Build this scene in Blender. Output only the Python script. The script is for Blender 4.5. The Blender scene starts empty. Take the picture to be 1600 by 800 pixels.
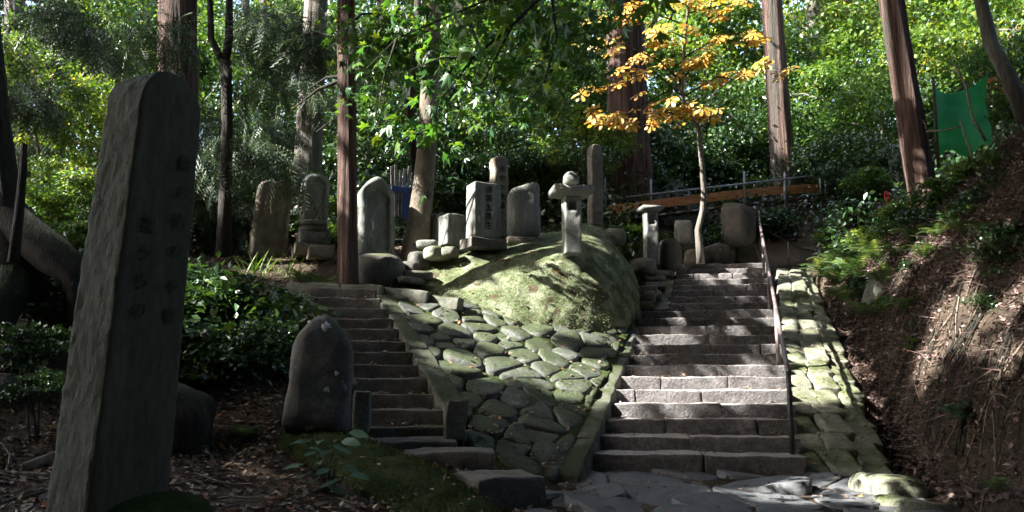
import bpy, math, random
import numpy as np
from mathutils import Vector, Matrix, Euler

R = math.radians
sc = bpy.context.scene
col = sc.collection
# ------------------------------------------------------------------ camera, sky, sun, exposure
PITCH = R(9.0); FPX = 1250.0; EYE = 1.55
cam = bpy.data.cameras.new('camera'); cam.sensor_width = 36; cam.lens = 36*FPX/1600
cam.clip_start = 0.05; cam.clip_end = 2000
camo = bpy.data.objects.new('camera', cam); col.objects.link(camo)
camo.location = (0, 0, EYE); camo.rotation_euler = (R(90)+PITCH, 0, 0)
sc.camera = camo
SUN_EL = R(40.0); SUN_AZ = math.atan2(-.96, -.28)          # towards the sun: from the left, a little behind
SUN = np.array([math.cos(SUN_EL)*math.sin(SUN_AZ), math.cos(SUN_EL)*math.cos(SUN_AZ), math.sin(SUN_EL)])
w = bpy.data.worlds.new('World'); sc.world = w; w.use_nodes = True
nt = w.node_tree; bg = nt.nodes['Background']
sky = nt.nodes.new('ShaderNodeTexSky'); sky.sky_type = 'NISHITA'; sky.sun_disc = False
sky.sun_elevation = SUN_EL; sky.sun_rotation = SUN_AZ; sky.air_density = 1.0; sky.dust_density = 2.5; sky.ozone_density = 1.0
nt.links.new(sky.outputs[0], bg.inputs[0]); bg.inputs[1].default_value = 0.15
sl = bpy.data.lights.new('sun', 'SUN'); sl.energy = 4.4; sl.angle = R(0.53); sl.color = (1.0, .965, .91)
so = bpy.data.objects.new('sun', sl); col.objects.link(so)
so.rotation_euler = Vector(SUN).to_track_quat('Z', 'Y').to_euler(); so.location = (-20, -6, 30)
sc.view_settings.view_transform = 'Standard'; sc.view_settings.look = 'None'
sc.view_settings.exposure = 2.95; sc.view_settings.gamma = 1.0; sc.view_settings.use_curve_mapping = False
sc.cycles.max_bounces = 5; sc.cycles.diffuse_bounces = 3; sc.cycles.glossy_bounces = 2; sc.cycles.transmission_bounces = 3
sc.cycles.use_denoising = True

# ------------------------------------------------------------------ helpers
rng = np.random.default_rng(11)
random.seed(5)

def P(px, py, Y):
    """point of the place seen at a pixel of the 1600x800 photograph, Y metres ahead"""
    cx = (px-800)/FPX; cy = (400-py)/FPX
    c, s = math.cos(PITCH), math.sin(PITCH)
    k = Y/(c-cy*s)
    return np.array([cx*k, Y, EYE+k*(s+cy*c)])

def tag(o, label=None, cat=None, group=None, kind=None):
    if label: o['label'] = label
    if cat: o['category'] = cat
    if group: o['group'] = group
    if kind: o['kind'] = kind
    return o

def link(name, data, parent=None, loc=None, rot=None, scale=None, mat=None):
    o = bpy.data.objects.new(name, data); col.objects.link(o)
    if parent is not None: o.parent = parent
    if loc is not None: o.location = tuple(float(v) for v in loc)
    if rot is not None: o.rotation_euler = rot
    if scale is not None: o.scale = scale if hasattr(scale, '__len__') else (scale,)*3
    if mat is not None and data is not None and hasattr(data, 'materials') and not data.materials:
        data.materials.append(mat)
    return o

def empty(name, loc=(0, 0, 0), rz=0):
    o = link(name, None, None, loc, (0, 0, rz)); o.empty_display_size = .2
    return o

def mesh_np(name, V, Fs, tint=None, smooth=True, mat=None):
    """V: n x 3, Fs: an m x k index array or a list of such"""
    if not isinstance(Fs, (list, tuple)): Fs = [Fs]
    Fs = [np.asarray(f, dtype=np.int32) for f in Fs if len(f)]
    me = bpy.data.meshes.new(name)
    V = np.asarray(V, dtype=np.float32)
    me.vertices.add(len(V)); me.vertices.foreach_set('co', V.ravel())
    li = np.concatenate([f.ravel() for f in Fs]); me.loops.add(len(li)); me.loops.foreach_set('vertex_index', li)
    sizes = np.concatenate([np.full(len(f), f.shape[1], dtype=np.int32) for f in Fs])
    st = np.concatenate([[0], np.cumsum(sizes)[:-1]]).astype(np.int32)
    me.polygons.add(len(sizes)); me.polygons.foreach_set('loop_start', st)
    me.update(calc_edges=True)
    if smooth: me.polygons.foreach_set('use_smooth', np.ones(len(sizes), dtype=bool))
    if tint is not None:
        a = me.attributes.new('tint', 'FLOAT', 'POINT'); a.data.foreach_set('value', np.asarray(tint, dtype=np.float32))
    if mat is not None: me.materials.append(mat)
    me.validate()
    return me

class Sn:
    """cheap smooth noise: a sum of sines along random directions"""
    def __init__(s, seed, n=9, f=1.0):
        r = np.random.default_rng(seed)
        d = r.normal(size=(n, 3)); d /= np.linalg.norm(d, axis=1)[:, None]
        s.k = d*(f*np.linspace(.7, 2.6, n))[:, None]; s.p = r.uniform(0, 6.28, n); s.a = 1/np.linspace(1, 2.4, n)
        s.a /= s.a.sum()*.45
    def __call__(s, Pn):
        Pn = np.asarray(Pn)
        return (np.sin(Pn @ s.k.T + s.p)*s.a).sum(-1)

def ico(sub):
    import bmesh
    bm = bmesh.new(); bmesh.ops.create_icosphere(bm, subdivisions=sub, radius=1)
    V = np.array([v.co[:] for v in bm.verts]); F = np.array([[v.index for v in f.verts] for f in bm.faces]); bm.free()
    return V, F
ICO = {s: ico(s) for s in (2, 3, 4)}

def rock_np(size, seed, sub=3, box=2.6, amp=.1, freq=2.2):
    V, F = ICO[sub]
    d = V/np.linalg.norm(V, axis=1)[:, None]
    sup = (np.abs(d)**box).sum(1)**(-1/box)
    n = Sn(seed, f=freq)(d)*amp + Sn(seed+71, f=freq*2.6)(d)*amp*.4
    return d*(sup*(1+n))[:, None]*np.asarray(size)/2., F

def rbox_np(size, bev=.02, seg=(6, 3, 3), amp=.008, freq=7., seed=0):
    """a box with rounded edges and an uneven, hand-cut surface; base at z = 0"""
    sx, sy, sz = [v/2. for v in size]
    def axis(s, n):
        b = min(bev, s*.6)
        return np.concatenate([[-s, -s+b*.45, -s+b], np.linspace(-s+b, s-b, max(n, 1)+1)[1:-1], [s-b, s-b*.45, s]])
    ax = [axis(sx, seg[0]), axis(sy, seg[1]), axis(sz, seg[2])]
    idx = {}; V = []; F = []
    def vid(i, j, k):
        key = (i, j, k)
        if key not in idx:
            idx[key] = len(V); V.append((ax[0][i], ax[1][j], ax[2][k]))
        return idx[key]
    nx, ny, nz = [len(a)-1 for a in ax]
    for i in range(nx):
        for j in range(ny):
            F.append((vid(i, j, 0), vid(i, j+1, 0), vid(i+1, j+1, 0), vid(i+1, j, 0)))
            F.append((vid(i, j, nz), vid(i+1, j, nz), vid(i+1, j+1, nz), vid(i, j+1, nz)))
    for i in range(nx):
        for k in range(nz):
            F.append((vid(i, 0, k), vid(i+1, 0, k), vid(i+1, 0, k+1), vid(i, 0, k+1)))
            F.append((vid(i, ny, k), vid(i, ny, k+1), vid(i+1, ny, k+1), vid(i+1, ny, k)))
    for j in range(ny):
        for k in range(nz):
            F.append((vid(0, j, k), vid(0, j, k+1), vid(0, j+1, k+1), vid(0, j+1, k)))
            F.append((vid(nx, j, k), vid(nx, j+1, k), vid(nx, j+1, k+1), vid(nx, j, k+1)))
    V = np.array(V); lim = np.array([sx, sy, sz])-np.minimum(bev, np.array([sx, sy, sz])*.6)
    c = np.clip(V, -lim, lim); dlt = V-c; L = np.linalg.norm(dlt, axis=1)
    m = L > 1e-9
    V[m] = c[m]+dlt[m]/L[m][:, None]*np.minimum(bev, np.min([sx, sy, sz])*.6)
    if amp:
        off = np.stack([Sn(seed+i, f=freq)(V) for i in range(3)], 1)*amp + np.stack([Sn(seed+9+i, f=freq*3.1)(V) for i in range(3)], 1)*amp*.5
        V = V+off
    V[:, 2] += sz
    return V, np.array(F)

def obj_np(name, VF, mat, parent=None, loc=None, rot=None, smooth=True):
    return link(name, mesh_np(name, VF[0], VF[1], smooth=smooth, mat=mat), parent, loc, rot)

def rotz(V, a):
    c, s = math.cos(a), math.sin(a)
    return V @ np.array([[c, s, 0], [-s, c, 0], [0, 0, 1]])

def tube_np(path, rad, seg=10, flute=0., seed=0, cap=True):
    path = np.asarray(path, float); n = len(path)
    rad = np.broadcast_to(np.asarray(rad, float), (n,))
    T = np.gradient(path, axis=0); T /= np.linalg.norm(T, axis=1)[:, None]
    ref = np.array([1., 0, 0]) if abs(T[0][0]) < .8 else np.array([0, 1., 0])
    A = np.zeros_like(T); B = np.zeros_like(T)
    for i in range(n):
        a = ref-T[i]*(ref @ T[i]); a /= np.linalg.norm(a); A[i] = a; B[i] = np.cross(T[i], a); ref = a
    th = np.linspace(0, 2*math.pi, seg, endpoint=False)
    rr = np.ones((n, seg))
    if flute:
        r_ = np.random.default_rng(seed)
        for q in range(5):
            kf = r_.integers(3, max(5, int(seg/2.5))); rr += flute*np.sin(kf*th[None, :]+r_.uniform(0, 6.28)+np.linspace(0, r_.uniform(-1.5, 1.5), n)[:, None])/(q+1.5)
        rr += flute*.5*r_.normal(size=(n, seg))
    V = path[:, None, :]+(rad[:, None]*rr)[:, :, None]*(np.cos(th)[None, :, None]*A[:, None, :]+np.sin(th)[None, :, None]*B[:, None, :])
    V = V.reshape(-1, 3); F = []
    i = np.arange(n-1)[:, None]; j = np.arange(seg)[None, :]
    j2 = (j+1) % seg
    F = np.stack([i*seg+j+0*j2, i*seg+j2, (i+1)*seg+j2, (i+1)*seg+j], -1).reshape(-1, 4)
    Fs = [F]
    if cap:
        V = np.vstack([V, path[:1], path[-1:]]); a, b = n*seg, n*seg+1; jj = np.arange(seg); j2 = (jj+1) % seg
        Fs.append(np.stack([np.full(seg, a), j2, jj], -1)); Fs.append(np.stack([np.full(seg, b), (n-1)*seg+jj, (n-1)*seg+j2], -1))
    return V, Fs

def join_np(parts):
    Vs, by = [], {}
    off = 0
    for V, Fs in parts:
        if not isinstance(Fs, (list, tuple)): Fs = [Fs]
        for f in Fs: by.setdefault(np.asarray(f).shape[1], []).append(np.asarray(f)+off)
        Vs.append(V); off += len(V)
    return np.vstack(Vs), [np.concatenate(v) for v in by.values()]

def norm(a):
    return a/np.maximum(np.linalg.norm(a, axis=-1, keepdims=True), 1e-9)

def scatter(tpl, pos, fwd, up, scale, tint):
    """copies of a small template (x across, y along, z out) into one array mesh"""
    TV, TF = tpl
    f = norm(fwd); x = norm(np.cross(f, up)); z = np.cross(x, f)
    s = np.asarray(scale)
    if s.ndim == 1: s = np.repeat(s[:, None], 3, 1)
    V = pos[:, None, :]+TV[None, :, 0:1]*(x*s[:, :1])[:, None, :]+TV[None, :, 1:2]*(f*s[:, 1:2])[:, None, :]+TV[None, :, 2:3]*(z*s[:, 2:3])[:, None, :]
    n, k = len(pos), len(TV)
    F = (TF[None]+(np.arange(n)*k)[:, None, None]).reshape(-1, TF.shape[1])
    return V.reshape(-1, 3), F, np.repeat(tint, k)

# leaf templates -------------------------------------------------------------
T_LEAF = (np.array([(0, 0, 0), (.3, .42, .07), (0, 1, -.06), (-.3, .42, .07)]), np.array([(0, 1, 2), (0, 2, 3)]))
T_OVAL = (np.array([(0, 0, 0), (.2, .22, .05), (.27, .55, .05), (.13, .85, 0), (0, 1, -.07), (-.13, .85, 0), (-.27, .55, .05), (-.2, .22, .05), (0, .5, 0)]),
          np.array([(8, 0, 1), (8, 1, 2), (8, 2, 3), (8, 3, 4), (8, 4, 5), (8, 5, 6), (8, 6, 7), (8, 7, 0)]))
T_OBOV = (np.array([(0, 0, 0), (.1, .25, .03), (.23, .6, .06), (.22, .82, .03), (.08, .98, -.03), (-.08, .98, -.03), (-.22, .82, .03), (-.23, .6, .06), (-.1, .25, .03), (0, .6, -.01)]),
          np.array([(9, i, (i+1) % 9) for i in range(9)]))
def maple():
    a = [(-125, .42), (-105, .62), (-92, .34), (-62, .56), (-42, .92), (-26, .46), (-12, .62), (0, 1.08), (12, .62), (26, .46), (42, .92), (62, .56), (92, .34), (105, .62), (125, .42), (180, .12)]
    V = [(0, .45, 0)]
    for d, r_ in a:
        V.append((.62*r_*math.sin(R(d)), .45+.62*r_*math.cos(R(d)), -.12*r_*r_+.03*math.cos(R(d*5))))
    n = len(a)
    return np.array(V), np.array([(0, 1+i, 1+(i+1) % n) for i in range(n)])
T_MAPLE = maple()
def spray():
    V = [(0, 0, 0), (.012, 0, 0), (0, 1, -.28)]; F = [(0, 1, 2)]
    r_ = np.random.default_rng(3)
    for i in range(11):
        t = .1+.85*i/10; sd = 1 if i % 2 else -1
        L = (.42-.26*t)*r_.uniform(.8, 1.25); b = np.array((0, t, -.28*t*t)); k = len(V)
        V += [tuple(b+(0, -.02, 0)), tuple(b+(0, .035, 0)), tuple(b+np.array((sd*L*.75, L*.75, -.35*L)))]; F.append((k, k+1, k+2))
    return np.array(V), np.array(F)
T_SPRAY = spray()
def bigspray():
    V = []; F = []; r_ = np.random.default_rng(4)
    for i in range(6):
        a = r_.uniform(-1.1, 1.1); L = r_.uniform(.5, 1); b = np.array((r_.uniform(-.15, .15), r_.uniform(0, .4), 0)); k = len(V)
        d = np.array((math.sin(a), math.cos(a), r_.uniform(-.35, .1))); s = np.array((math.cos(a), -math.sin(a), r_.uniform(-.2, .2)))*.13
        V += [tuple(b), tuple(b+d*L*.55+s), tuple(b+d*L), tuple(b+d*L*.55-s)]; F += [(k, k+1, k+2), (k, k+2, k+3)]
    return np.array(V), np.array(F)
T_BIG = bigspray()
def frond():
    V = []; F = []
    n = 13
    for i in range(n):
        t = i/n; y = .08+.92*t; z = .30*math.sin(t*2.2)-.25*t*t; L = .24*math.sin(math.pi*min(1, .18+t*.85))+.02
        for sd in (-1, 1):
            k = len(V); V += [(0, y-.03, z), (0, y+.03, z), (sd*L, y+.07, z-.05)]; F.append((k, k+1, k+2) if sd > 0 else (k, k+2, k+1))
    return np.array(V), np.array(F)
T_FROND = frond()

# ------------------------------------------------------------------ materials
MATS = {}
def nodes_of(name):
    m = bpy.data.materials.new(name); m.use_nodes = True; MATS[name] = m
    t = m.node_tree
    return m, t, t.nodes['Principled BSDF'], t.nodes.new, t.links.new

def ramp(t, fac, stops):
    r_ = t.nodes.new('ShaderNodeValToRGB'); e = r_.color_ramp.elements
    while len(e) < len(stops): e.new(.5)
    for el, (p_, c_) in zip(e, stops): el.position = p_; el.color = (*c_, 1)
    t.links.new(fac, r_.inputs[0]); return r_.outputs[0]

def surf(name, stops, scale=6., stretch=(1, 1, 1), rough=.85, bump=.4, bscale=30., bdist=.02, moss=None, spots=None, rnd=.25, world=True, fine=None, spec=.3):
    """mottled mineral, bark or earth: noise colour, optional moss on up-facing parts, optional lichen spots"""
    m, t, b, N, L = nodes_of(name)
    tc = N('ShaderNodeTexCoord'); mp = N('ShaderNodeMapping'); mp.inputs['Scale'].default_value = stretch
    if world:
        ge = N('ShaderNodeNewGeometry'); L(ge.outputs['Position'], mp.inputs[0])
    else:
        L(tc.outputs['Object'], mp.inputs[0])
    n1 = N('ShaderNodeTexNoise'); n1.inputs['Scale'].default_value = scale; n1.inputs['Detail'].default_value = 8; n1.inputs['Roughness'].default_value = .65
    L(mp.outputs[0], n1.inputs['Vector'])
    c = ramp(t, n1.outputs['Fac'], stops)
    n2 = N('ShaderNodeTexNoise'); n2.inputs['Scale'].default_value = bscale; n2.inputs['Detail'].default_value = 9; n2.inputs['Roughness'].default_value = .7
    L(mp.outputs[0], n2.inputs['Vector'])
    # fine grain
    mx = N('ShaderNodeMix'); mx.data_type = 'RGBA'; mx.blend_type = 'MULTIPLY'; mx.inputs['Factor'].default_value = .75
    L(c, mx.inputs['A']); L(ramp(t, n2.outputs['Fac'], [(.3, (.45, .45, .45)), (.7, (1.35, 1.35, 1.35))]), mx.inputs['B']); c = mx.outputs['Result']
    if rnd:
        oi = N('ShaderNodeObjectInfo'); hs = N('ShaderNodeHueSaturation')
        ma = N('ShaderNodeMapRange'); ma.inputs['To Min'].default_value = 1-rnd; ma.inputs['To Max'].default_value = 1+rnd
        L(oi.outputs['Random'], ma.inputs['Value']); L(ma.outputs[0], hs.inputs['Value']); L(c, hs.inputs['Color']); c = hs.outputs[0]
    if spots:
        n3 = N('ShaderNodeTexNoise'); n3.inputs['Scale'].default_value = spots[1]; n3.inputs['Detail'].default_value = 5; L(mp.outputs[0], n3.inputs['Vector'])
        f = ramp(t, n3.outputs['Fac'], [(spots[2], (0, 0, 0)), (spots[2]+.05, (1, 1, 1))])
        mx = N('ShaderNodeMix'); mx.data_type = 'RGBA'; L(f, mx.inputs['Factor']); L(c, mx.inputs['A']); mx.inputs['B'].default_value = (*spots[0], 1); c = mx.outputs['Result']
    if moss:
        mc, lo, hi, ms = moss
        g2 = N('ShaderNodeNewGeometry'); sx = N('ShaderNodeSeparateXYZ'); L(g2.outputs['Normal'], sx.inputs[0])
        n4 = N('ShaderNodeTexNoise'); n4.inputs['Scale'].default_value = ms; n4.inputs['Detail'].default_value = 6; L(mp.outputs[0], n4.inputs['Vector'])
        ad = N('ShaderNodeMath'); ad.operation = 'MULTIPLY_ADD'; L(sx.outputs['Z'], ad.inputs[0]); ad.inputs[1].default_value = .35; L(n4.outputs['Fac'], ad.inputs[2])
        oi2 = N('ShaderNodeObjectInfo'); a2 = N('ShaderNodeMath'); a2.operation = 'MULTIPLY_ADD'; L(oi2.outputs['Random'], a2.inputs[0]); a2.inputs[1].default_value = .22; L(ad.outputs[0], a2.inputs[2])
        mr = N('ShaderNodeMapRange'); mr.inputs['From Min'].default_value = lo; mr.inputs['From Max'].default_value = hi; L(a2.outputs[0], mr.inputs['Value'])
        n5 = N('ShaderNodeTexNoise'); n5.inputs['Scale'].default_value = 40; n5.inputs['Detail'].default_value = 6; L(mp.outputs[0], n5.inputs['Vector'])
        mcol = ramp(t, n5.outputs['Fac'], [(.3, tuple(v*.45 for v in mc)), (.7, tuple(v*1.5 for v in mc))])
        mx = N('ShaderNodeMix'); mx.data_type = 'RGBA'; L(mr.outputs[0], mx.inputs['Factor']); L(c, mx.inputs['A']); L(mcol, mx.inputs['B']); c = mx.outputs['Result']
    L(c, b.inputs['Base Color']); b.inputs['Roughness'].default_value = rough; b.inputs['Specular IOR Level'].default_value = spec
    ad = N('ShaderNodeMath'); ad.operation = 'MULTIPLY_ADD'; L(n1.outputs['Fac'], ad.inputs[0]); ad.inputs[1].default_value = 1.2; L(n2.outputs['Fac'], ad.inputs[2])
    bp = N('ShaderNodeBump'); bp.inputs['Strength'].default_value = bump; bp.inputs['Distance'].default_value = bdist; L(ad.outputs[0], bp.inputs['Height']); L(bp.outputs[0], b.inputs['Normal'])
    return m

def leafmat(name, stops, trans=.4, tcol=(1.55, 1.4, .5), rough=.45, spec=.45):
    m, t, b, N, L = nodes_of(name)
    at = N('ShaderNodeAttribute'); at.attribute_name = 'tint'
    oi = N('ShaderNodeObjectInfo'); ad = N('ShaderNodeMath'); ad.operation = 'MULTIPLY_ADD'; L(oi.outputs['Random'], ad.inputs[0]); ad.inputs[1].default_value = .0; L(at.outputs['Fac'], ad.inputs[2])
    c = ramp(t, ad.outputs[0], stops); L(c, b.inputs['Base Color'])
    b.inputs['Roughness'].default_value = rough; b.inputs['Specular IOR Level'].default_value = spec
    tr = N('ShaderNodeBsdfTranslucent'); mx = N('ShaderNodeMix'); mx.data_type = 'RGBA'; mx.blend_type = 'MULTIPLY'; mx.inputs['Factor'].default_value = 1
    L(c, mx.inputs['A']); mx.inputs['B'].default_value = (*tcol, 1); L(mx.outputs['Result'], tr.inputs['Color'])
    ms = N('ShaderNodeMixShader'); ms.inputs[0].default_value = trans; L(b.outputs[0], ms.inputs[1]); L(tr.outputs[0], ms.inputs[2])
    L(ms.outputs[0], t.nodes['Material Output'].inputs['Surface'])
    return m

def leafmat_obj(name, stops, **k):
    """leaf material whose tint comes from the object, for leaves that are objects of their own"""
    m = leafmat(name, stops, **k)
    for n in m.node_tree.nodes:
        if n.type == 'MATH': n.inputs[1].default_value = 1.0
    return m

MOSS = (.075, .095, .022)
DKM = (.030, .045, .012)
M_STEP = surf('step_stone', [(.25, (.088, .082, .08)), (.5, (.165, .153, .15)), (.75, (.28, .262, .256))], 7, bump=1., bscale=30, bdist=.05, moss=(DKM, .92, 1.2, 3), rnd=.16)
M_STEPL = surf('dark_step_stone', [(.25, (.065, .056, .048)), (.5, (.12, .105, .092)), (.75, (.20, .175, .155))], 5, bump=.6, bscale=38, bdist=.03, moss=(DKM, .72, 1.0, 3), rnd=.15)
M_KERB = surf('kerb_stone', [(.25, (.07, .07, .055)), (.5, (.13, .13, .105)), (.75, (.21, .21, .17))], 5, bump=.6, bscale=34, bdist=.03, moss=((.036, .046, .018), .70, 1.04, 3.5), rnd=.15)
M_COB = surf('cobble_stone', [(.25, (.055, .06, .055)), (.5, (.105, .112, .102)), (.78, (.19, .195, .178))], 6, bump=.8, bscale=28, bdist=.035, moss=((.038, .052, .018), .64, .94, 3.2), rnd=.35, rough=.7, spec=.45)
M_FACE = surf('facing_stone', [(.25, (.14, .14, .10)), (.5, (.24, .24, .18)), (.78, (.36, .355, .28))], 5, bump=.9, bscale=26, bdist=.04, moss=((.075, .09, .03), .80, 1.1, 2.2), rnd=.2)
M_PATH = surf('path_stone', [(.25, (.05, .053, .056)), (.5, (.09, .094, .098)), (.78, (.155, .16, .165))], 6, bump=.55, bscale=30, bdist=.025, rnd=.2, rough=.6, spec=.5)
M_GRAVE = surf('grave_stone', [(.25, (.085, .09, .08)), (.5, (.165, .172, .155)), (.78, (.29, .295, .27))], 6, stretch=(1, 1, .35), bump=.4, bscale=40, bdist=.02, moss=((.06, .075, .025), .98, 1.25, 4), spots=((.42, .43, .40), 9, .68), rnd=.15)
M_WARM = surf('weathered_brown_stone', [(.25, (.10, .085, .065)), (.5, (.17, .15, .115)), (.78, (.27, .24, .19))], 6, bump=.5, bscale=34, bdist=.02, moss=((.05, .065, .02), .9, 1.15, 4), rnd=.12)
M_STELE = surf('dark_stele_stone', [(.25, (.032, .038, .026)), (.5, (.062, .07, .05)), (.78, (.11, .12, .088))], 5, stretch=(1, 1, .6), bump=.9, bscale=22, bdist=.05, moss=((.045, .075, .03), .74, 1.1, 3), rnd=0)
M_STELEF = surf('dressed_stele_face', [(.25, (.034, .032, .017)), (.5, (.055, .052, .028)), (.78, (.085, .082, .048))], 2.6, stretch=(1, 1, .3), bump=.25, bscale=24, bdist=.015, rnd=0)
M_BOULD = surf('boulder_stone', [(.25, (.045, .042, .038)), (.5, (.085, .08, .072)), (.78, (.15, .145, .13))], 4, bump=.5, bscale=30, bdist=.02, moss=((.05, .065, .02), .82, 1.05, 3), spots=((.40, .41, .42), 4.2, .70), rnd=.15)
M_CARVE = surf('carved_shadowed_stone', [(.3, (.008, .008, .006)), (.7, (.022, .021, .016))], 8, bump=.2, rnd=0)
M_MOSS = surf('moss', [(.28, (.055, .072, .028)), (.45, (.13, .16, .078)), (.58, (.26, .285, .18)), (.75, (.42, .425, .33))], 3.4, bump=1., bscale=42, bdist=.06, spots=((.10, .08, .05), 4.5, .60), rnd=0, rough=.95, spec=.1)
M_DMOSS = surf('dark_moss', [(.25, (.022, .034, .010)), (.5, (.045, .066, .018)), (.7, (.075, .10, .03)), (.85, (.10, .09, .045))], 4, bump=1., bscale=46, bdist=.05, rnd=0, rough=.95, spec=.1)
M_EARTH = surf('forest_floor', [(.22, (.03, .022, .016)), (.45, (.062, .047, .034)), (.62, (.10, .078, .056)), (.8, (.075, .08, .035))], 1.3, bump=1., bscale=28, bdist=.06, rnd=0, rough=.95, spec=.1)
M_CEDAR = surf('cedar_bark', [(.32, (.03, .017, .014)), (.5, (.115, .068, .053)), (.68, (.25, .17, .14))], 13, stretch=(1, 1, .05), bump=1., bscale=34, bdist=.12, spots=((.075, .068, .055), 1.6, .60), rnd=.12, rough=.9)
M_GREYB = surf('grey_bark', [(.25, (.07, .06, .05)), (.5, (.15, .135, .115)), (.75, (.27, .25, .21))], 7, stretch=(1, 1, .12), bump=.9, bscale=24, bdist=.05, rnd=.15)
M_PALEB = surf('smooth_pale_bark', [(.25, (.07, .055, .04)), (.5, (.135, .11, .08)), (.75, (.22, .19, .145))], 5, stretch=(1, 1, .6), bump=.4, bscale=22, bdist=.02, spots=((.05, .04, .032), 3.4, .64), rnd=0)
M_DARKB = surf('dark_mossy_bark', [(.25, (.013, .011, .009)), (.5, (.032, .027, .02)), (.75, (.06, .053, .034))], 6, stretch=(1, 1, .2), bump=1., bscale=24, bdist=.06, moss=(DKM, .75, 1.05, 3), rnd=.1)
M_TWIG = surf('twig_bark', [(.25, (.08, .06, .045)), (.7, (.20, .16, .125))], 12, bump=.4, rnd=.2)
M_PLANK = surf('orange_plank_wood', [(.25, (.30, .12, .04)), (.5, (.45, .20, .075)), (.75, (.56, .29, .13))], 5, stretch=(.3, .3, 4), bump=.3, bscale=20, rnd=.1, rough=.7)
M_GREYW = surf('weathered_grey_wood', [(.25, (.12, .10, .09)), (.5, (.24, .21, .19)), (.75, (.38, .35, .32))], 8, stretch=(6, 6, .4), bump=.4, bscale=20, rnd=.2)
M_DKW = surf('dark_old_wood', [(.25, (.05, .032, .02)), (.7, (.13, .09, .06))], 8, stretch=(1, 1, 5), bump=.4, rnd=.15)
M_STEEL = surf('galvanised_pipe', [(.25, (.17, .19, .21)), (.7, (.33, .36, .40))], 14, bump=.15, rnd=.1, rough=.42, spec=.6)
M_BLACK = surf('black_painted_steel', [(.3, (.015, .015, .016)), (.7, (.05, .045, .042))], 18, bump=.2, rnd=.1, rough=.5, spec=.5)
M_RAIL = surf('worn_brown_steel', [(.3, (.09, .06, .055)), (.55, (.17, .13, .125)), (.75, (.30, .26, .255))], 9, bump=.2, rnd=.0, rough=.42, spec=.6)
M_BLUE = surf('blue_painted_board', [(.3, (.035, .06, .16)), (.7, (.06, .10, .25))], 6, bump=.1, rnd=0, rough=.6)
M_RED = surf('red_cloth', [(.3, (.45, .02, .03)), (.7, (.62, .05, .05))], 12, bump=.2, rnd=0)
M_TARP = leafmat('green_tarpaulin', [(0, (.06, .38, .20)), (1, (.11, .55, .31))], trans=.5, tcol=(.5, 1.3, .7), rough=.5)
G_DARK = [(0, (.015, .038, .017)), (.45, (.032, .075, .025)), (.8, (.06, .12, .033)), (1, (.12, .17, .04))]
G_MID = [(0, (.026, .068, .022)), (.5, (.055, .125, .028)), (.85, (.11, .18, .034)), (1, (.21, .235, .045))]
G_YEL = [(0, (.04, .10, .024)), (.5, (.09, .165, .034)), (.85, (.20, .25, .05)), (1, (.38, .33, .09))]
L_DARK = leafmat('glossy_dark_leaf', G_DARK, trans=.22, rough=.33, spec=.6)
L_MID = leafmat('mid_green_leaf', G_MID, trans=.42)
L_YEL = leafmat('yellow_green_leaf', G_YEL, trans=.45)
L_CED = leafmat('cedar_needle', [(0, (.022, .042, .024)), (.5, (.05, .085, .043)), (1, (.115, .15, .078))], trans=.2, tcol=(1.1, 1.2, .7), rough=.5)
L_FERN = leafmat('fern_frond_green', [(0, (.035, .075, .03)), (.6, (.075, .14, .055)), (1, (.16, .22, .10))], trans=.35)
L_MAPLE = leafmat_obj('maple_leaf_green', [(0, (.02, .07, .03)), (.5, (.04, .12, .028)), (.85, (.075, .16, .03)), (1, (.12, .19, .035))], trans=.45, tcol=(1.9, 1.6, .5), rough=.38, spec=.5)
L_MAPM = leafmat('maple_crown_green', [(0, (.018, .06, .022)), (.5, (.038, .11, .024)), (.85, (.055, .12, .02)), (1, (.10, .16, .025))], trans=.42, tcol=(1.9, 1.6, .5), rough=.38, spec=.5)
O_ST = [(0, (.38, .17, .022)), (.35, (.44, .26, .035)), (.7, (.45, .31, .05)), (.88, (.26, .28, .05)), (1, (.26, .12, .03))]
L_ORA = leafmat_obj('orange_leaf', O_ST, trans=.42, tcol=(1.25, 1.1, .6), rough=.5)
L_ORAM = leafmat('orange_crown_leaf', O_ST, trans=.42, tcol=(1.25, 1.1, .6), rough=.5)
L_SWORD = leafmat_obj('sword_leaf_green', [(0, (.07, .16, .02)), (1, (.16, .27, .04))], trans=.45)
L_PLANT = leafmat_obj('dull_blue_green_leaf', [(0, (.035, .09, .055)), (1, (.07, .14, .085))], trans=.2, rough=.5)
L_LITTER = leafmat('dry_leaf', [(0, (.06, .035, .022)), (.4, (.13, .085, .055)), (.75, (.22, .16, .11)), (.9, (.30, .24, .19)), (.96, (.40, .20, .05)), (1, (.40, .11, .05))], trans=.12, tcol=(1, .9, .8), rough=.6)
L_NEEDLE = leafmat('dry_cedar_litter', [(0, (.04, .024, .02)), (.5, (.115, .07, .06)), (.9, (.20, .135, .12)), (1, (.27, .19, .165))], trans=.05, tcol=(1, .9, .8), rough=.65)

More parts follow.
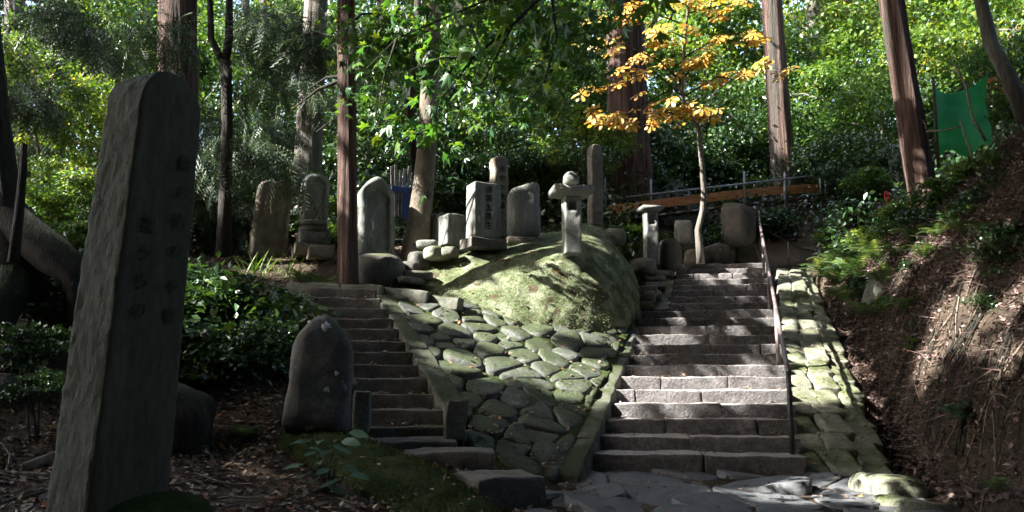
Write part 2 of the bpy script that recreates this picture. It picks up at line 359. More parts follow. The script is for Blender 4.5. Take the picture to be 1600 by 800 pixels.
# ------------------------------------------------------------------ layout of the two stairways and the slopes
RS_Y0, RS_T, RS_R, RS_Z0 = 8.44, .42, .162, .65
def rs_left(y): return .73+.283*(y-8.44)
def rs_right(y): return 2.97+.29*(y-8.44)
def rs_z(y): return RS_Z0+RS_R*((y-RS_Y0)/RS_T)
LS_B = P(643, 666, 8.5); LS_T = P(534, 451, 11.42)          # middle of the first and the last tread of the narrow stairway
def bil(A, B, C, D, u, v):
    u = np.asarray(u)[..., None]; v = np.asarray(v)[..., None]
    return (A*(1-u)+B*u)*(1-v)+(C*(1-u)+D*u)*v
SLOPE = (P(742, 716, 8.15), P(866, 752, 7.85), P(612, 459, 11.6), P(988, 500, 13.0))
FACING = (P(1241, 748, 8.25), P(1392, 752, 8.2), P(1213, 420, 17.0), P(1266, 424, 16.8))
def path_z(y): return .077*y-.0

# ------------------------------------------------------------------ terrain
ctrl = [(-6, 0, .4), (-2, 0, .0), (0, 0, -.05), (3, 0, -.05), (6, 0, 1.0), (-6, -8, -.3), (6, -8, .2), (0, -8, -.6), (-30, -20, -1), (30, -20, 3), (0, -60, -4), (-80, -60, -5), (80, -60, 4),
        (0, 4, .2), (2, 4, .2), (.5, 7, .4), (3, 7, .4), (2, 8.2, .5), (-1, 5, .36)]
for a in [(350, 790, 6), (350, 700, 7.8), (100, 795, 5.1), (20, 775, 6), (30, 660, 7.5), (200, 640, 8.0), (480, 690, 7.5), (640, 770, 6.8), (560, 730, 7.1), (720, 800, 6.2), (700, 720, 7.7),
          (440, 610, 8.8), (480, 490, 11.0), (300, 585, 9.3), (150, 500, 9.5), (20, 520, 9.0), (40, 430, 11), (200, 440, 12), (300, 415, 13), (420, 407, 13.5), (500, 428, 12.6), (600, 452, 12.0), (655, 408, 13.6), (650, 448, 12.2),
          (330, 372, 17), (520, 368, 17), (700, 382, 16), (850, 368, 16), (950, 360, 18), (1000, 412, 16.8), (1100, 420, 17.6), (1200, 424, 18),
          (100, 335, 20), (300, 325, 24), (500, 305, 26), (800, 298, 24), (960, 322, 20.5), (1100, 305, 23), (1220, 296, 22.5), (1330, 305, 23), (1445, 322, 15), (1400, 335, 19), (1300, 385, 19.0),
          (1480, 795, 7), (1400, 690, 8.6), (1345, 580, 10.6), (1300, 490, 13), (1275, 440, 15.5), (1450, 755, 7.6), (1490, 640, 8.5), (1430, 700, 8.45), (1372, 600, 10.3), (1432, 535, 10.3), (1545, 742, 7.2), (1500, 800, 7.0), (1330, 520, 11.8), (1375, 470, 11.9),
          (1590, 770, 6.5), (1530, 650, 7.9), (1450, 545, 9.7), (1400, 485, 11.2), (1335, 425, 14), (1590, 600, 7.5), (1500, 450, 9.8), (1600, 450, 8.2), (1600, 300, 9.2), (1600, 205, 10), (1500, 335, 12), (1560, 240, 12.5)]:
    ctrl.append(tuple(P(*a)))
ctrl += [(-30, 45, 9), (-10, 42, 11.5), (5, 42, 12.5), (20, 40, 14), (35, 35, 17), (-40, 20, 6), (-25, 10, 4), (-15, 5, 2.2), (-11, 11, 3.4), (-9, 6, 1.6), (7, 4.5, 3.6), (9, 2, 4), (12, 0, 6), (11, 9, 7), (14, 14, 9), (20, 20, 12), (30, 5, 14),
         (0, 80, 9), (60, 80, 12), (-60, 80, 6), (0, 170, 4), (-170, 170, 2), (170, 170, 8), (170, -60, 6), (-170, -60, -4), (-170, 60, 2), (170, 60, 14)]
for k in range(0, 21, 3):
    y = RS_Y0+.2+RS_T*k; ctrl.append(((rs_left(y)+rs_right(y))/2, y, rs_z(y)-.35))
for u in (.1, .5, .9):
    for v in (.1, .4, .7): q = bil(*SLOPE, u, v); ctrl.append((q[0], q[1], q[2]-.25))
for f in (0, .5, 1): q = LS_B*(1-f)+LS_T*f; ctrl.append((q[0], q[1]+.1, q[2]-.4))
CT = np.array(ctrl, float)
def rbf_fit(C, lam=.05):
    n = len(C); d = np.linalg.norm(C[:, None, :2]-C[None, :, :2], axis=2)
    A = np.zeros((n+3, n+3)); A[:n, :n] = d-lam*np.eye(n); Q = np.c_[np.ones(n), C[:, :2]]; A[:n, n:] = Q; A[n:, :n] = Q.T
    return np.linalg.solve(A, np.r_[C[:, 2], 0, 0, 0])
WT = rbf_fit(CT)
def terr_raw(X, Y):
    q = np.c_[X, Y]; out = np.zeros(len(q))
    for i in range(0, len(q), 20000):
        s = q[i:i+20000]; d = np.linalg.norm(s[:, None]-CT[None, :, :2], axis=2); d = np.sqrt(d*d+.04)
        out[i:i+20000] = d @ WT[:-3]+WT[-3]+s @ WT[-2:]
    return out
nz1, nz2 = Sn(900, 12, 2.2), Sn(901, 14, 7.)
gx = np.unique(np.round(np.concatenate([[-170, -120, -80, -55, -40, -30, -24, -20], np.arange(-17, -8, .5), np.arange(-8, 3.4, .13), np.arange(3.4, 9, .07), np.arange(9, 10, .13), np.arange(10, 18, .5), [18, 20, 24, 30, 40, 55, 80, 120, 170]]), 3))
gy = np.unique(np.round(np.concatenate([[-60, -40, -25, -15, -8, -4, -1], np.arange(1, 4, .4), np.arange(4, 15, .095), np.arange(15, 19, .13), np.arange(19, 30, .35), np.arange(30, 48, 1.2), [50, 55, 62, 70, 80, 100, 130, 170]]), 3))
GX, GY = np.meshgrid(gx, gy)
def path_l(y): return -.02*(8.2-y)*(8.2-y)+.42
def path_r(y): return 3.65
def stairs_cap(X, Y, Z):
    """ground kept below the stonework that lies on it"""
    Z = Z.copy()
    m = (Y < 8.5) & (X > path_l(Y)-.1) & (X < path_r(Y)+.1); Z[m] = np.minimum(Z[m], path_z(Y[m])-.09)
    m = (Y >= 8.4) & (Y < 17.6) & (X > rs_left(Y)-.35) & (X < rs_right(Y)+.15); Z[m] = np.minimum(Z[m], rs_z(Y[m])-.30)
    for patch, off in ((SLOPE, .12), (FACING, .2)):
        uu, vv = np.meshgrid(np.linspace(-.02, 1.02, 60), np.linspace(-.02, 1.02, 70)); S = bil(*patch, uu.ravel(), vv.ravel())
        lo, hi = S.min(0)-.2, S.max(0)+.2
        ix = np.nonzero((X > lo[0]) & (X < hi[0]) & (Y > lo[1]) & (Y < hi[1]))[0]
        for c0 in range(0, len(ix), 2000):
            j = ix[c0:c0+2000]; d2 = (X[j][:, None]-S[None, :, 0])**2+(Y[j][:, None]-S[None, :, 1])**2
            b = d2.argmin(1); near = d2[np.arange(len(j)), b] < .10**2
            Z[j[near]] = np.minimum(Z[j[near]], S[b[near], 2]-off)
    d = LS_T-LS_B; L2 = d[0]**2+d[1]**2; t = ((X-LS_B[0])*d[0]+(Y-LS_B[1])*d[1])/L2; side = ((X-LS_B[0])*d[1]-(Y-LS_B[1])*d[0])/math.sqrt(L2)
    m = (t > -.12) & (t < 1.06) & (np.abs(side) < .66); Z[m] = np.minimum(Z[m], LS_B[2]+d[2]*t[m]-.27)
    return Z
def terr(X, Y, noise=True):
    X = np.atleast_1d(np.asarray(X, float)); Y = np.atleast_1d(np.asarray(Y, float)); Z = terr_raw(X, Y)
    if noise:
        q = np.c_[X, Y, 0*X]; Z = Z+nz1(q)*.07+nz2(q)*.03
    t = np.clip((Y-7.0)/(15.5-7.0), 0, 1); ex = np.where(Y < 8.2, FACING[1][0]+.1+(8.2-Y)*.02, FACING[1][0]+(FACING[3][0]-FACING[1][0])*(Y-8.2)/(16.8-8.2)); dd = X-(ex+.34); fade = np.clip((Y-5)/1.5, 0, 1)*np.clip((16-Y)/2.5, 0, 1)
    Z = Z-.5*np.exp(-(dd/.27)**4)*fade+.22*np.exp(-((dd-.85)/.38)**2)*fade*(1+.5*nz1(np.c_[X, Y, 0*X]))
    return stairs_cap(X, Y, Z)
TZ = terr(GX.ravel(), GY.ravel())
ny_, nx_ = GX.shape
ii, jj = np.meshgrid(np.arange(ny_-1), np.arange(nx_-1), indexing='ij')
TF = np.stack([ii*nx_+jj, ii*nx_+jj+1, (ii+1)*nx_+jj+1, (ii+1)*nx_+jj], -1).reshape(-1, 4)
tag(link('ground', mesh_np('ground', np.c_[GX.ravel(), GY.ravel(), TZ], TF, mat=M_EARTH)), 'leaf littered forest floor rising into a wooded hillside', None, None, 'structure')
TZg = TZ.reshape(ny_, nx_)
def tz(X, Y):
    """quick ground height from the grid"""
    X = np.atleast_1d(np.asarray(X, float)); Y = np.atleast_1d(np.asarray(Y, float))
    i = np.clip(np.searchsorted(gx, X)-1, 0, len(gx)-2); j = np.clip(np.searchsorted(gy, Y)-1, 0, len(gy)-2)
    u = np.clip((X-gx[i])/(gx[i+1]-gx[i]), 0, 1); v = np.clip((Y-gy[j])/(gy[j+1]-gy[j]), 0, 1)
    return (TZg[j, i]*(1-u)+TZg[j, i+1]*u)*(1-v)+(TZg[j+1, i]*(1-u)+TZg[j+1, i+1]*u)*v

def grid_surface(name, rows, nu, nv, mat, amp=.03, freq=5., seed=0):
    """smooth sheet through a table of points (Catmull-Rom both ways), roughened"""
    T_ = np.array(rows, float)
    def cr(A, n):
        m = len(A); A = np.concatenate([2*A[:1]-A[1:2], A, 2*A[-1:]-A[-2:-1]]); t = np.linspace(0, m-1-1e-6, n); i = t.astype(int); f = (t-i).reshape(-1, *([1]*(A.ndim-1)))
        p0, p1, p2, p3 = A[i], A[i+1], A[i+2], A[i+3]
        return .5*(2*p1+(p2-p0)*f+(2*p0-5*p1+4*p2-p3)*f*f+(3*p1-p0-3*p2+p3)*f**3)
    G_ = cr(T_, nv); G_ = np.swapaxes(cr(np.swapaxes(G_, 0, 1), nu), 0, 1)
    V = G_.reshape(-1, 3)
    nrm = np.cross(np.gradient(G_, axis=1), np.gradient(G_, axis=0)).reshape(-1, 3); nrm = norm(nrm)
    V = V+nrm*(Sn(seed, 12, freq)(V)*amp+Sn(seed+1, 14, freq*3)(V)*amp*.5+Sn(seed+2, 18, freq*8)(V)*amp*.28)[:, None]
    i, j = np.meshgrid(np.arange(nv-1), np.arange(nu-1), indexing='ij')
    F = np.stack([i*nu+j, i*nu+j+1, (i+1)*nu+j+1, (i+1)*nu+j], -1).reshape(-1, 4)
    return link(name, mesh_np(name, V, F, mat=mat)), V

MR = [[(655, 447, 12.3), (700, 466, 12.0), (745, 496, 11.75), (800, 516, 11.65), (860, 526, 11.75), (920, 524, 12.0), (975, 504, 12.5), (1000, 474, 13.5)],
      [(660, 430, 12.6), (706, 444, 12.3), (752, 460, 11.95), (803, 478, 11.8), (862, 488, 11.85), (922, 483, 12.1), (978, 470, 12.75), (997, 446, 13.8)],
      [(668, 413, 13.0), (712, 416, 12.75), (760, 424, 12.4), (810, 434, 12.2), (864, 438, 12.2), (922, 432, 12.4), (970, 425, 13.1), (984, 416, 14.2)],
      [(672, 402, 13.4), (722, 397, 13.1), (775, 390, 13.0), (825, 383, 13.1), (872, 392, 12.7), (915, 386, 12.9), (952, 379, 13.8), (963, 390, 14.8)],
      [(672, 393, 14.2), (722, 386, 14.2), (775, 377, 14.3), (825, 369, 14.4), (872, 364, 14.4), (912, 352, 14.5), (938, 354, 14.9), (954, 383, 15.6)],
      [(672, 396, 15.4), (722, 392, 15.4), (775, 386, 15.5), (825, 380, 15.6), (872, 378, 15.8), (915, 376, 16), (950, 384, 16.3), (970, 410, 16.6)]]
rows = [[P(*a) for a in r_] for r_ in MR]
rows.insert(0, [r_-np.array([0, -.15, .5]) for r_ in rows[0]])
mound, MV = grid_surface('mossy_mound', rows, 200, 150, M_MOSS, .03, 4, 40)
tag(mound, 'sunlit mossy earth mound carrying the gravestones between the two stairways', None, None, 'structure')
def mz(x, y):
    d = (MV[:, 0]-x)**2+(MV[:, 1]-y)**2; i = np.argsort(d)[:6]; return float(MV[i, 2].max())

# low dark moss bank in front of the boulder
BR = [[(430, 700, 7.6), (520, 745, 6.9), (610, 790, 6.4), (690, 835, 5.9), (760, 850, 5.8)],
      [(440, 680, 7.8), (530, 700, 7.3), (625, 745, 6.8), (705, 785, 6.35), (770, 815, 6.1)],
      [(455, 668, 8.0), (545, 676, 7.75), (635, 712, 7.3), (712, 756, 6.8), (778, 800, 6.4)],
      [(470, 672, 8.4), (560, 682, 8.2), (650, 722, 7.7), (722, 765, 7.1), (785, 812, 6.7)]]
rows = [[P(*a) for a in r_] for r_ in BR]; rows.insert(0, [q-np.array([.05, .25, .35]) for q in rows[0]]); rows.append([q-np.array([-.1, -.1, .4]) for q in rows[-1]])
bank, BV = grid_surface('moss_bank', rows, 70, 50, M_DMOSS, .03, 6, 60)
tag(bank, 'dark moss covered earth bank below the boulder', None, None, 'structure')

T_TUFT = (np.array([(-.25, 0, 0), (.25, 0, 0), (0, .35, 1.)]), np.array([(0, 1, 2)]))
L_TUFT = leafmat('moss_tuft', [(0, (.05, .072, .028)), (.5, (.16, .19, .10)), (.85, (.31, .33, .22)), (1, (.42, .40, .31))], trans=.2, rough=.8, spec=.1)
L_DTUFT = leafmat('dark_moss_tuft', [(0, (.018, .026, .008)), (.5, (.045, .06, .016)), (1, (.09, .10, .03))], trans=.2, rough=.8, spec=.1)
def tufts(parent, V_, n, mat, size, nrm_up=(0, -.4, 1.)):
    r2 = np.random.default_rng(n); i = r2.integers(0, len(V_), n); q = V_[i]+r2.normal(size=(n, 3))*np.array([.03, .03, .008]); pn = Sn(n, 10, 6)(q)
    k = pn+r2.normal(0, .35, n) > -.25; q = q[k]; m = len(q)
    V, F, tn = scatter(T_TUFT, q, r2.normal(size=(m, 3))*np.array([1, 1, .2]), np.array(nrm_up)+r2.normal(size=(m, 3))*.35, r2.uniform(*size, m), np.clip(.5+.4*Sn(n+1, 10, 3)(q)+r2.normal(0, .18, m), 0, 1))
    o = link('moss_tufts', mesh_np('moss_tufts', V, F, tint=tn, smooth=False, mat=mat), parent); o['kind'] = 'stuff'
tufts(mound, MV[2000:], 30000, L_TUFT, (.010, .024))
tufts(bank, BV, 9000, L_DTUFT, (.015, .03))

# ------------------------------------------------------------------ paved path
path = obj_np('path', (lambda y: (np.c_[np.concatenate([path_l(y)-.25, np.full(len(y), 3.9)]), np.tile(y, 2), np.tile(path_z(y)-.02, 2)],
        np.array([(i, len(y)+i, len(y)+i+1, i+1) for i in range(len(y)-1)])))(np.linspace(-3, 8.6, 40)), M_EARTH)
tag(path, 'dark flagstone path leading to the foot of the wide stairway', None, None, 'structure')
r_ = np.random.default_rng(77)
# ------------------------------------------------------------------ wide stairway
YAW = R(-7)
M_TREAD = surf('skylit_tread_stone', [(.25, (.20, .188, .18)), (.5, (.31, .293, .283)), (.75, (.42, .40, .385))], 7, bump=.7, bscale=30, bdist=.03, rnd=.1)  # paler than the risers: skylight on the treads put into the colour
M_TREADL = surf('skylit_dark_tread_stone', [(.25, (.10, .092, .08)), (.5, (.17, .155, .135)), (.75, (.25, .23, .20))], 6, bump=.6, bscale=34, bdist=.03, moss=(DKM, .95, 1.15, 3), rnd=.1)  # same for the dark steps and slabs: tops lightened in colour for skylight
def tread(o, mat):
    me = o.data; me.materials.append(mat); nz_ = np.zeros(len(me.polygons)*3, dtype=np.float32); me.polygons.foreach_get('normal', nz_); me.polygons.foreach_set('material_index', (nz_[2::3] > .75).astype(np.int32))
def step_row(parent, k, xl, xr, yfront, ztop, h, depth, joints, seed, mat, yaw=YAW, amp=.0085, bev=.016):
    cx = (xl+xr)/2
    edges = [xl]+[xl+(xr-xl)*j for j in joints]+[xr]
    for a, b in zip(edges[:-1], edges[1:]):
        V, F = rbox_np((b-a-.006, depth, h), bev, (max(4, int((b-a)/.06)), 5, 4), amp, 9, seed); seed += 17
        V[:, 0] += (a+b)/2-cx; V[:, 1] += depth/2
        ang = yaw+random.uniform(-.006, .006)
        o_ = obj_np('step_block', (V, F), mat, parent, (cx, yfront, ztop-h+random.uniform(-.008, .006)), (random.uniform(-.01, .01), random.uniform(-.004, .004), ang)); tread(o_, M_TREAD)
JO = {0: [.55], 1: [.48], 2: [.35, .8], 3: [.62], 4: [.16, .52], 5: [.27, .66], 6: [.58], 7: [.52], 8: [.25, .86], 9: [.53], 10: [.5], 11: [.48], 12: [.62],
      13: [.35, .7], 14: [.28, .64], 15: [.4], 16: [.3, .75], 17: [.45], 18: [.2, .62], 19: [.4, .8], 20: [.5]}
st = empty('stone_stairway', (1.85, 8.44, .65))
tag(st, 'wide flight of pinkish grey stone steps beside the pipe handrail', 'stairs')
st2 = empty('stone_stairway', (4.3, 14, 2.7))
tag(st2, 'narrower upper flight of stone steps above the wide stairway', 'stairs')
def rel(parent, p): return np.asarray(p)-np.array(parent.location)
for k in range(21):
    yk = RS_Y0+RS_T*k; pr = st if k < 13 else st2
    xl, xr = rs_left(yk), rs_right(yk)
    if k >= 13: xl += .45
    xl += random.uniform(-.03, .02); xr += random.uniform(-.01, .03)
    edges_parent = pr
    e0 = len(bpy.data.objects)
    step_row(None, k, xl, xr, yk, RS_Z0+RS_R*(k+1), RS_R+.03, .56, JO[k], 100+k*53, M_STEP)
STEPS = {}
for o in [o for o in bpy.data.objects if o.name.startswith('step_block')]:
    pr = st if o.location.y < RS_Y0+RS_T*12.5 else st2
    key = round(o.location.y, 4)
    if key not in STEPS:
        STEPS[key] = link('step', None, pr, Vector((o.location.x, o.location.y, o.location.z))-pr.location); STEPS[key].empty_display_size = .1
    o.parent = STEPS[key]; o.location = Vector(o.location)-pr.location-STEPS[key].location
# landing at the top
ld = empty('stone_landing', (5.0, 17.6, 4.0)); tag(ld, 'flat stone landing at the head of the upper steps', 'landing')
for i in range(4):
    for j in range(2):
        obj_np('paving_slab', rbox_np((.62, .55, .12), .02, (5, 4, 1), .01, 7, 800+i*3+j), M_STEP, ld, (-.75+i*.64+j*.2, .2+j*.57, -.09), (0, 0, YAW))

def slab_run(parent, A, B, width, thick, n, mat, seed, lift=0., jit=.01, bev=.025):
    """kerb of n long stones from A to B (top centre line), set end to end"""
    A, B = np.asarray(A, float), np.asarray(B, float); d = B-A
    cuts = np.linspace(0, 1, n+1); r2 = np.random.default_rng(seed); cuts[1:-1] += r2.uniform(-.25, .25, n-1)/n
    yaw = math.atan2(d[1], d[0]); pit = math.atan2(d[2], math.hypot(d[0], d[1])); L = np.linalg.norm(d)
    for a, b in zip(cuts[:-1], cuts[1:]):
        c = A+d*(a+b)/2+np.array([0, 0, lift])
        V, F = rbox_np(((b-a)*L-.008, width*r2.uniform(.93, 1.05), thick), bev, (max(5, int((b-a)*L/.1)), 4, 3), .012, 7, int(r2.integers(1e6))); V[:, 2] -= thick
        obj_np('kerb_stone', (V, F), mat, parent, rel(parent, c) if parent else c, Euler((r2.uniform(-.03, .03), -pit+r2.uniform(-jit, jit), yaw+r2.uniform(-jit, jit))))
kb = empty('stone_kerb', P(885, 745, 7.95)); tag(kb, 'sloping mossy stone kerb along the cobbled side of the wide stairway', 'kerb')
slab_run(kb, P(884, 742, 7.95), P(985, 510, 12.9), .30, .3, 6, M_KERB, 1)
kb2 = empty('stone_kerb', P(1035, 480, 14.0)); tag(kb2, 'short sunlit stone kerb beside the upper flight of steps', 'kerb')
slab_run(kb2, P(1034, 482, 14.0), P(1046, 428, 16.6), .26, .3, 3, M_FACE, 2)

# small side steps beside the mound
ss = empty('side_steps', P(1002, 480, 13.9)); tag(ss, 'three little worn steps tucked between mound and upper flight', 'steps')
for i in range(3):
    q = P(1003+i*3, 474-i*12, 14.0+i*.35)
    obj_np('step_block', rbox_np((.42, .4, .15), .02, (5, 4, 2), .012, 7, 850+i), M_WARM, ss, rel(ss, q-np.array([0, 0, .13])), (0, 0, R(-12)))
ps = empty('paving_patch', P(1018, 440, 15)); tag(ps, 'few flat paving stones in sun left of the upper flight', 'paving')
for i, (px, py, Y, w_) in enumerate([(1020, 462, 14.5, .34), (1022, 448, 15.1, .4), (1018, 437, 15.7, .45), (1030, 430, 16.2, .4)]):
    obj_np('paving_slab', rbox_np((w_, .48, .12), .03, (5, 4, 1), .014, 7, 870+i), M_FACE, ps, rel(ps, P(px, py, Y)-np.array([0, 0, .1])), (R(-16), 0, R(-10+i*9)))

# ------------------------------------------------------------------ narrow mossy stairway on the left
ls = empty('stone_stairway', LS_B-np.array([0, 0, .17])); tag(ls, 'narrow dark mossy stairway climbing behind the boulder', 'stairs')
d = LS_T-LS_B; lyaw = R(6)
for k in range(12):
    f = k/11; c = LS_B+d*f; wd = .92+.06*f
    nj = [.0] if k % 4 else [.55]
    V, F = rbox_np((wd, .42, .2), .02, (10, 4, 3), .010, 8, 300+k*7); V[:, 1] += .21; V[:, 2] -= .2
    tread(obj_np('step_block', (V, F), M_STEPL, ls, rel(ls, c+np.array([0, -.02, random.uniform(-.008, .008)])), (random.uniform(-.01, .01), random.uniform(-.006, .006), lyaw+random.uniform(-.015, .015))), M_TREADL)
lk = empty('stone_kerb', P(715, 640, 8.65)); tag(lk, 'green mossy kerb between the narrow stairway and the cobbles', 'kerb')
slab_run(lk, P(722, 650, 8.62), P(600, 456, 11.6), .26, .3, 4, M_KERB, 3)
lk2 = empty('stone_kerb', P(478, 475, 11.2)); tag(lk2, 'half buried kerb on the shrub side of the narrow stairway', 'kerb')
slab_run(lk2, P(545, 600, 9.1), P(480, 458, 11.4), .22, .3, 3, M_KERB, 4)
tk = empty('stone_kerb', P(560, 444, 11.9)); tag(tk, 'long low edging stones across the head of the narrow stairway', 'kerb')
slab_run(tk, P(452, 442, 11.75), P(600, 448, 11.55), .24, .2, 2, M_KERB, 5)
slab_run(tk, P(602, 450, 11.65), P(672, 457, 11.6), .24, .2, 1, M_KERB, 6)
slab_run(tk, P(672, 459, 11.7), P(722, 466, 11.5), .22, .18, 1, M_KERB, 7)
for (px, py, w_, lab) in ((563, 672, .17, 'short square stone post at the foot of the narrow stairway, boulder side'), (711, 684, .23, 'short square stone post at the foot of the narrow stairway, cobble side')):
    q = P(px, py, 8.35); V, F = rbox_np((w_, .22, .42), .025, (4, 4, 6), .014, 8, px)
    tag(obj_np('stone_post', (V, F), M_KERB, None, q-np.array([0, 0, .03]), (0, R(2), R(8))), lab, 'post')
for (px, py, Y, s_, yaw, lab) in ((700, 704, 7.75, (.86, .42, .24), R(4), 'loose dark slab step lying below the narrow stairway'), (782, 742, 7.15, (.66, .5, .34), R(28), 'turned dark stone block at the corner of the path'),
                                  (640, 686, 8.2, (.95, .4, .2), R(5), 'lowest sunken slab under the narrow stairway')):
    V, F = rbox_np(s_, .03, (9, 5, 3), .016, 7, px); V[:, 2] -= s_[2]
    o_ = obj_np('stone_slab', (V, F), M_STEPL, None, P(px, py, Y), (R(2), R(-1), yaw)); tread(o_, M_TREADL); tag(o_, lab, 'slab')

# ------------------------------------------------------------------ cobbled slope
uu, vv = np.meshgrid(np.linspace(-.01, 1.01, 50), np.linspace(-.02, 1.02, 60))
SV = bil(*SLOPE, uu.ravel(), vv.ravel()); SV[:, 2] += Sn(3, 12, 6)(SV)*.02-.02
ii, jj = np.meshgrid(np.arange(59), np.arange(49), indexing='ij')
slope = obj_np('cobbled_slope', (SV, np.stack([ii*50+jj, ii*50+jj+1, (ii+1)*50+jj+1, (ii+1)*50+jj], -1).reshape(-1, 4)), M_DMOSS)
tag(slope, 'fan shaped bank of rounded mossy cobbles between the stairways', 'stone bank')
def frame_on(patch, u, v):
    e = .01; a = bil(*patch, u, v); du = bil(*patch, u+e, v)-bil(*patch, u-e, v); dv = bil(*patch, u, v+e)-bil(*patch, u, v-e)
    x = norm(du); n = norm(np.cross(du, dv)); yv = np.cross(n, x)
    return a, x, yv, n, np.linalg.norm(du)/(2*e), np.linalg.norm(dv)/(2*e)
def stone_on(name, patch, u, v, size, parent, mat, seed, box=3.2, amp=.09, lift=0., sub=3, tilt=.08, spin=.25):
    a, x, yv, n, _, _ = frame_on(patch, u, v)
    r2 = np.random.default_rng(seed)
    V, F = rock_np(size, seed, sub, box, amp)
    M = np.stack([x, yv, n], 1)
    s_ = r2.uniform(-spin, spin); V = rotz(V, s_); V = V @ np.array(Euler((r2.uniform(-tilt, tilt), r2.uniform(-tilt, tilt), 0)).to_matrix()).T
    V = V @ M.T
    return obj_np(name, (V, F), mat, parent, a+n*lift)
def cell_stones(name, patch, step, aniso, parent, mat, seed, gap=.014, rise=.05, jit=.36, inset=.0):
    """irregular close-fitting stones: Voronoi cells of jittered points on the patch, each a domed block of its own"""
    r2 = np.random.default_rng(seed); A, B, C, D = patch
    uu, vv = np.meshgrid(np.linspace(0, 1, 90), np.linspace(0, 1, 110)); S = bil(*patch, uu.ravel(), vv.ravel()); o_ = S.mean(0)
    xh = norm((B-A)+(D-C)); yh = (C+D-A-B)/2; yh = norm(yh-xh*(yh @ xh)); nh = np.cross(xh, yh); q2 = np.c_[(S-o_) @ xh, (S-o_) @ yh]; hh = (S-o_) @ nh
    quad = np.array([[(p_-o_) @ xh, (p_-o_) @ yh] for p_ in (A, B, D, C)])
    lo, hi = q2.min(0)-step, q2.max(0)+step; pts = []
    for j, yy in enumerate(np.arange(lo[1], hi[1], step/aniso)):
        for xx in np.arange(lo[0], hi[0], step): pts.append((xx+(j % 2)*step*.5+r2.uniform(-jit, jit)*step, yy+r2.uniform(-jit, jit)*step/aniso))
    pts = np.array(pts); pts = pts[r2.uniform(0, 1, len(pts)) > .1]
    def clip(poly, n_, c_):
        out = []
        for i in range(len(poly)):
            a_, b_ = poly[i], poly[(i+1) % len(poly)]; da, db = a_ @ n_-c_, b_ @ n_-c_
            if da <= 0: out.append(a_)
            if da*db < 0: out.append(a_+(b_-a_)*da/(da-db))
        return out
    made = 0
    for p_ in pts:
        poly = [np.array(v_) for v_ in ((p_[0]-step*1.4, p_[1]-step), (p_[0]+step*1.4, p_[1]-step), (p_[0]+step*1.4, p_[1]+step), (p_[0]-step*1.4, p_[1]+step))]
        for o2 in pts[((pts-p_)**2).sum(1) < (step*2.6)**2]:
            if (o2 == p_).all(): continue
            n_ = o2-p_; L = np.linalg.norm(n_); n_ = n_/L; poly = clip(poly, n_, p_ @ n_+L/2-gap*r2.uniform(.6, 1.8))
            if len(poly) < 3: break
        for i in range(4):
            if len(poly) < 3: break
            e = quad[(i+1) % 4]-quad[i]; n_ = norm(np.array([e[1], -e[0]])); poly = clip(poly, n_, quad[i] @ n_-inset)
        if len(poly) < 3: continue
        pg = np.array(poly); c = pg.mean(0); area = .5*abs(np.sum(pg[:, 0]*np.roll(pg[:, 1], -1)-pg[:, 1]*np.roll(pg[:, 0], -1)))
        if area < .018: continue
        d_ = np.roll(pg, -1, 0)-pg; L = np.linalg.norm(d_, axis=1); m = 18; tt = np.linspace(0, L.sum(), m, endpoint=False); cum = np.r_[0, np.cumsum(L)]; ring = []
        for t_ in tt:
            i = min(np.searchsorted(cum, t_, 'right')-1, len(pg)-1); ring.append(pg[i]+d_[i]*((t_-cum[i])/max(L[i], 1e-6)))
        ring = np.array(ring); ring = .5*ring+.25*np.roll(ring, 1, 0)+.25*np.roll(ring, -1, 0)
        rz = rise*r2.uniform(.4, 1.5); tlt = r2.normal(size=2)*.07; V = []
        for sc_, z_ in ((1.0, -.16), (1.0, rz*.25), (.94, rz*.72), (.78, rz*.97), (.42, rz*1.02)):
            q = c+(ring-c)*sc_; V.append(np.c_[q, z_+(q-c) @ tlt+0*q[:, 0]])
        V.append(np.array([[c[0], c[1], rz*1.03]])); V = np.vstack(V)
        i0 = np.argmin(((q2-c)**2).sum(1)); V[:, 2] += hh[i0]; n1 = Sn(int(r2.integers(1e6)), 9, 9)(V)*.008+Sn(int(r2.integers(1e6)), 9, 24)(V)*.004; V[:, 2] += n1; V[:, 0] += n1
        F = np.array([(a_*m+j, a_*m+(j+1) % m, (a_+1)*m+(j+1) % m, (a_+1)*m+j) for a_ in range(4) for j in range(m)]); F2 = np.array([(4*m+j, 4*m+(j+1) % m, 5*m) for j in range(m)])
        W = o_+V[:, :1]*xh+V[:, 1:2]*yh+V[:, 2:3]*nh; cc = W.mean(0)
        obj_np(name, (W-cc, [F, F2]), mat, parent, cc-np.array(parent.location)); made += 1
    return made
cell_stones('flagstone', (np.array([-.2, 4.8, path_z(4.8)]), np.array([3.62, 4.8, path_z(4.8)]), np.array([.36, 8.42, path_z(8.42)]), np.array([3.62, 8.42, path_z(8.42)])), .78, 1.9, path, M_PATH, 5, gap=.003, rise=.005, jit=.2)
cell_stones('cobble', SLOPE, .47, 1.75, slope, M_COB, 21, gap=.010, rise=.034, jit=.42)

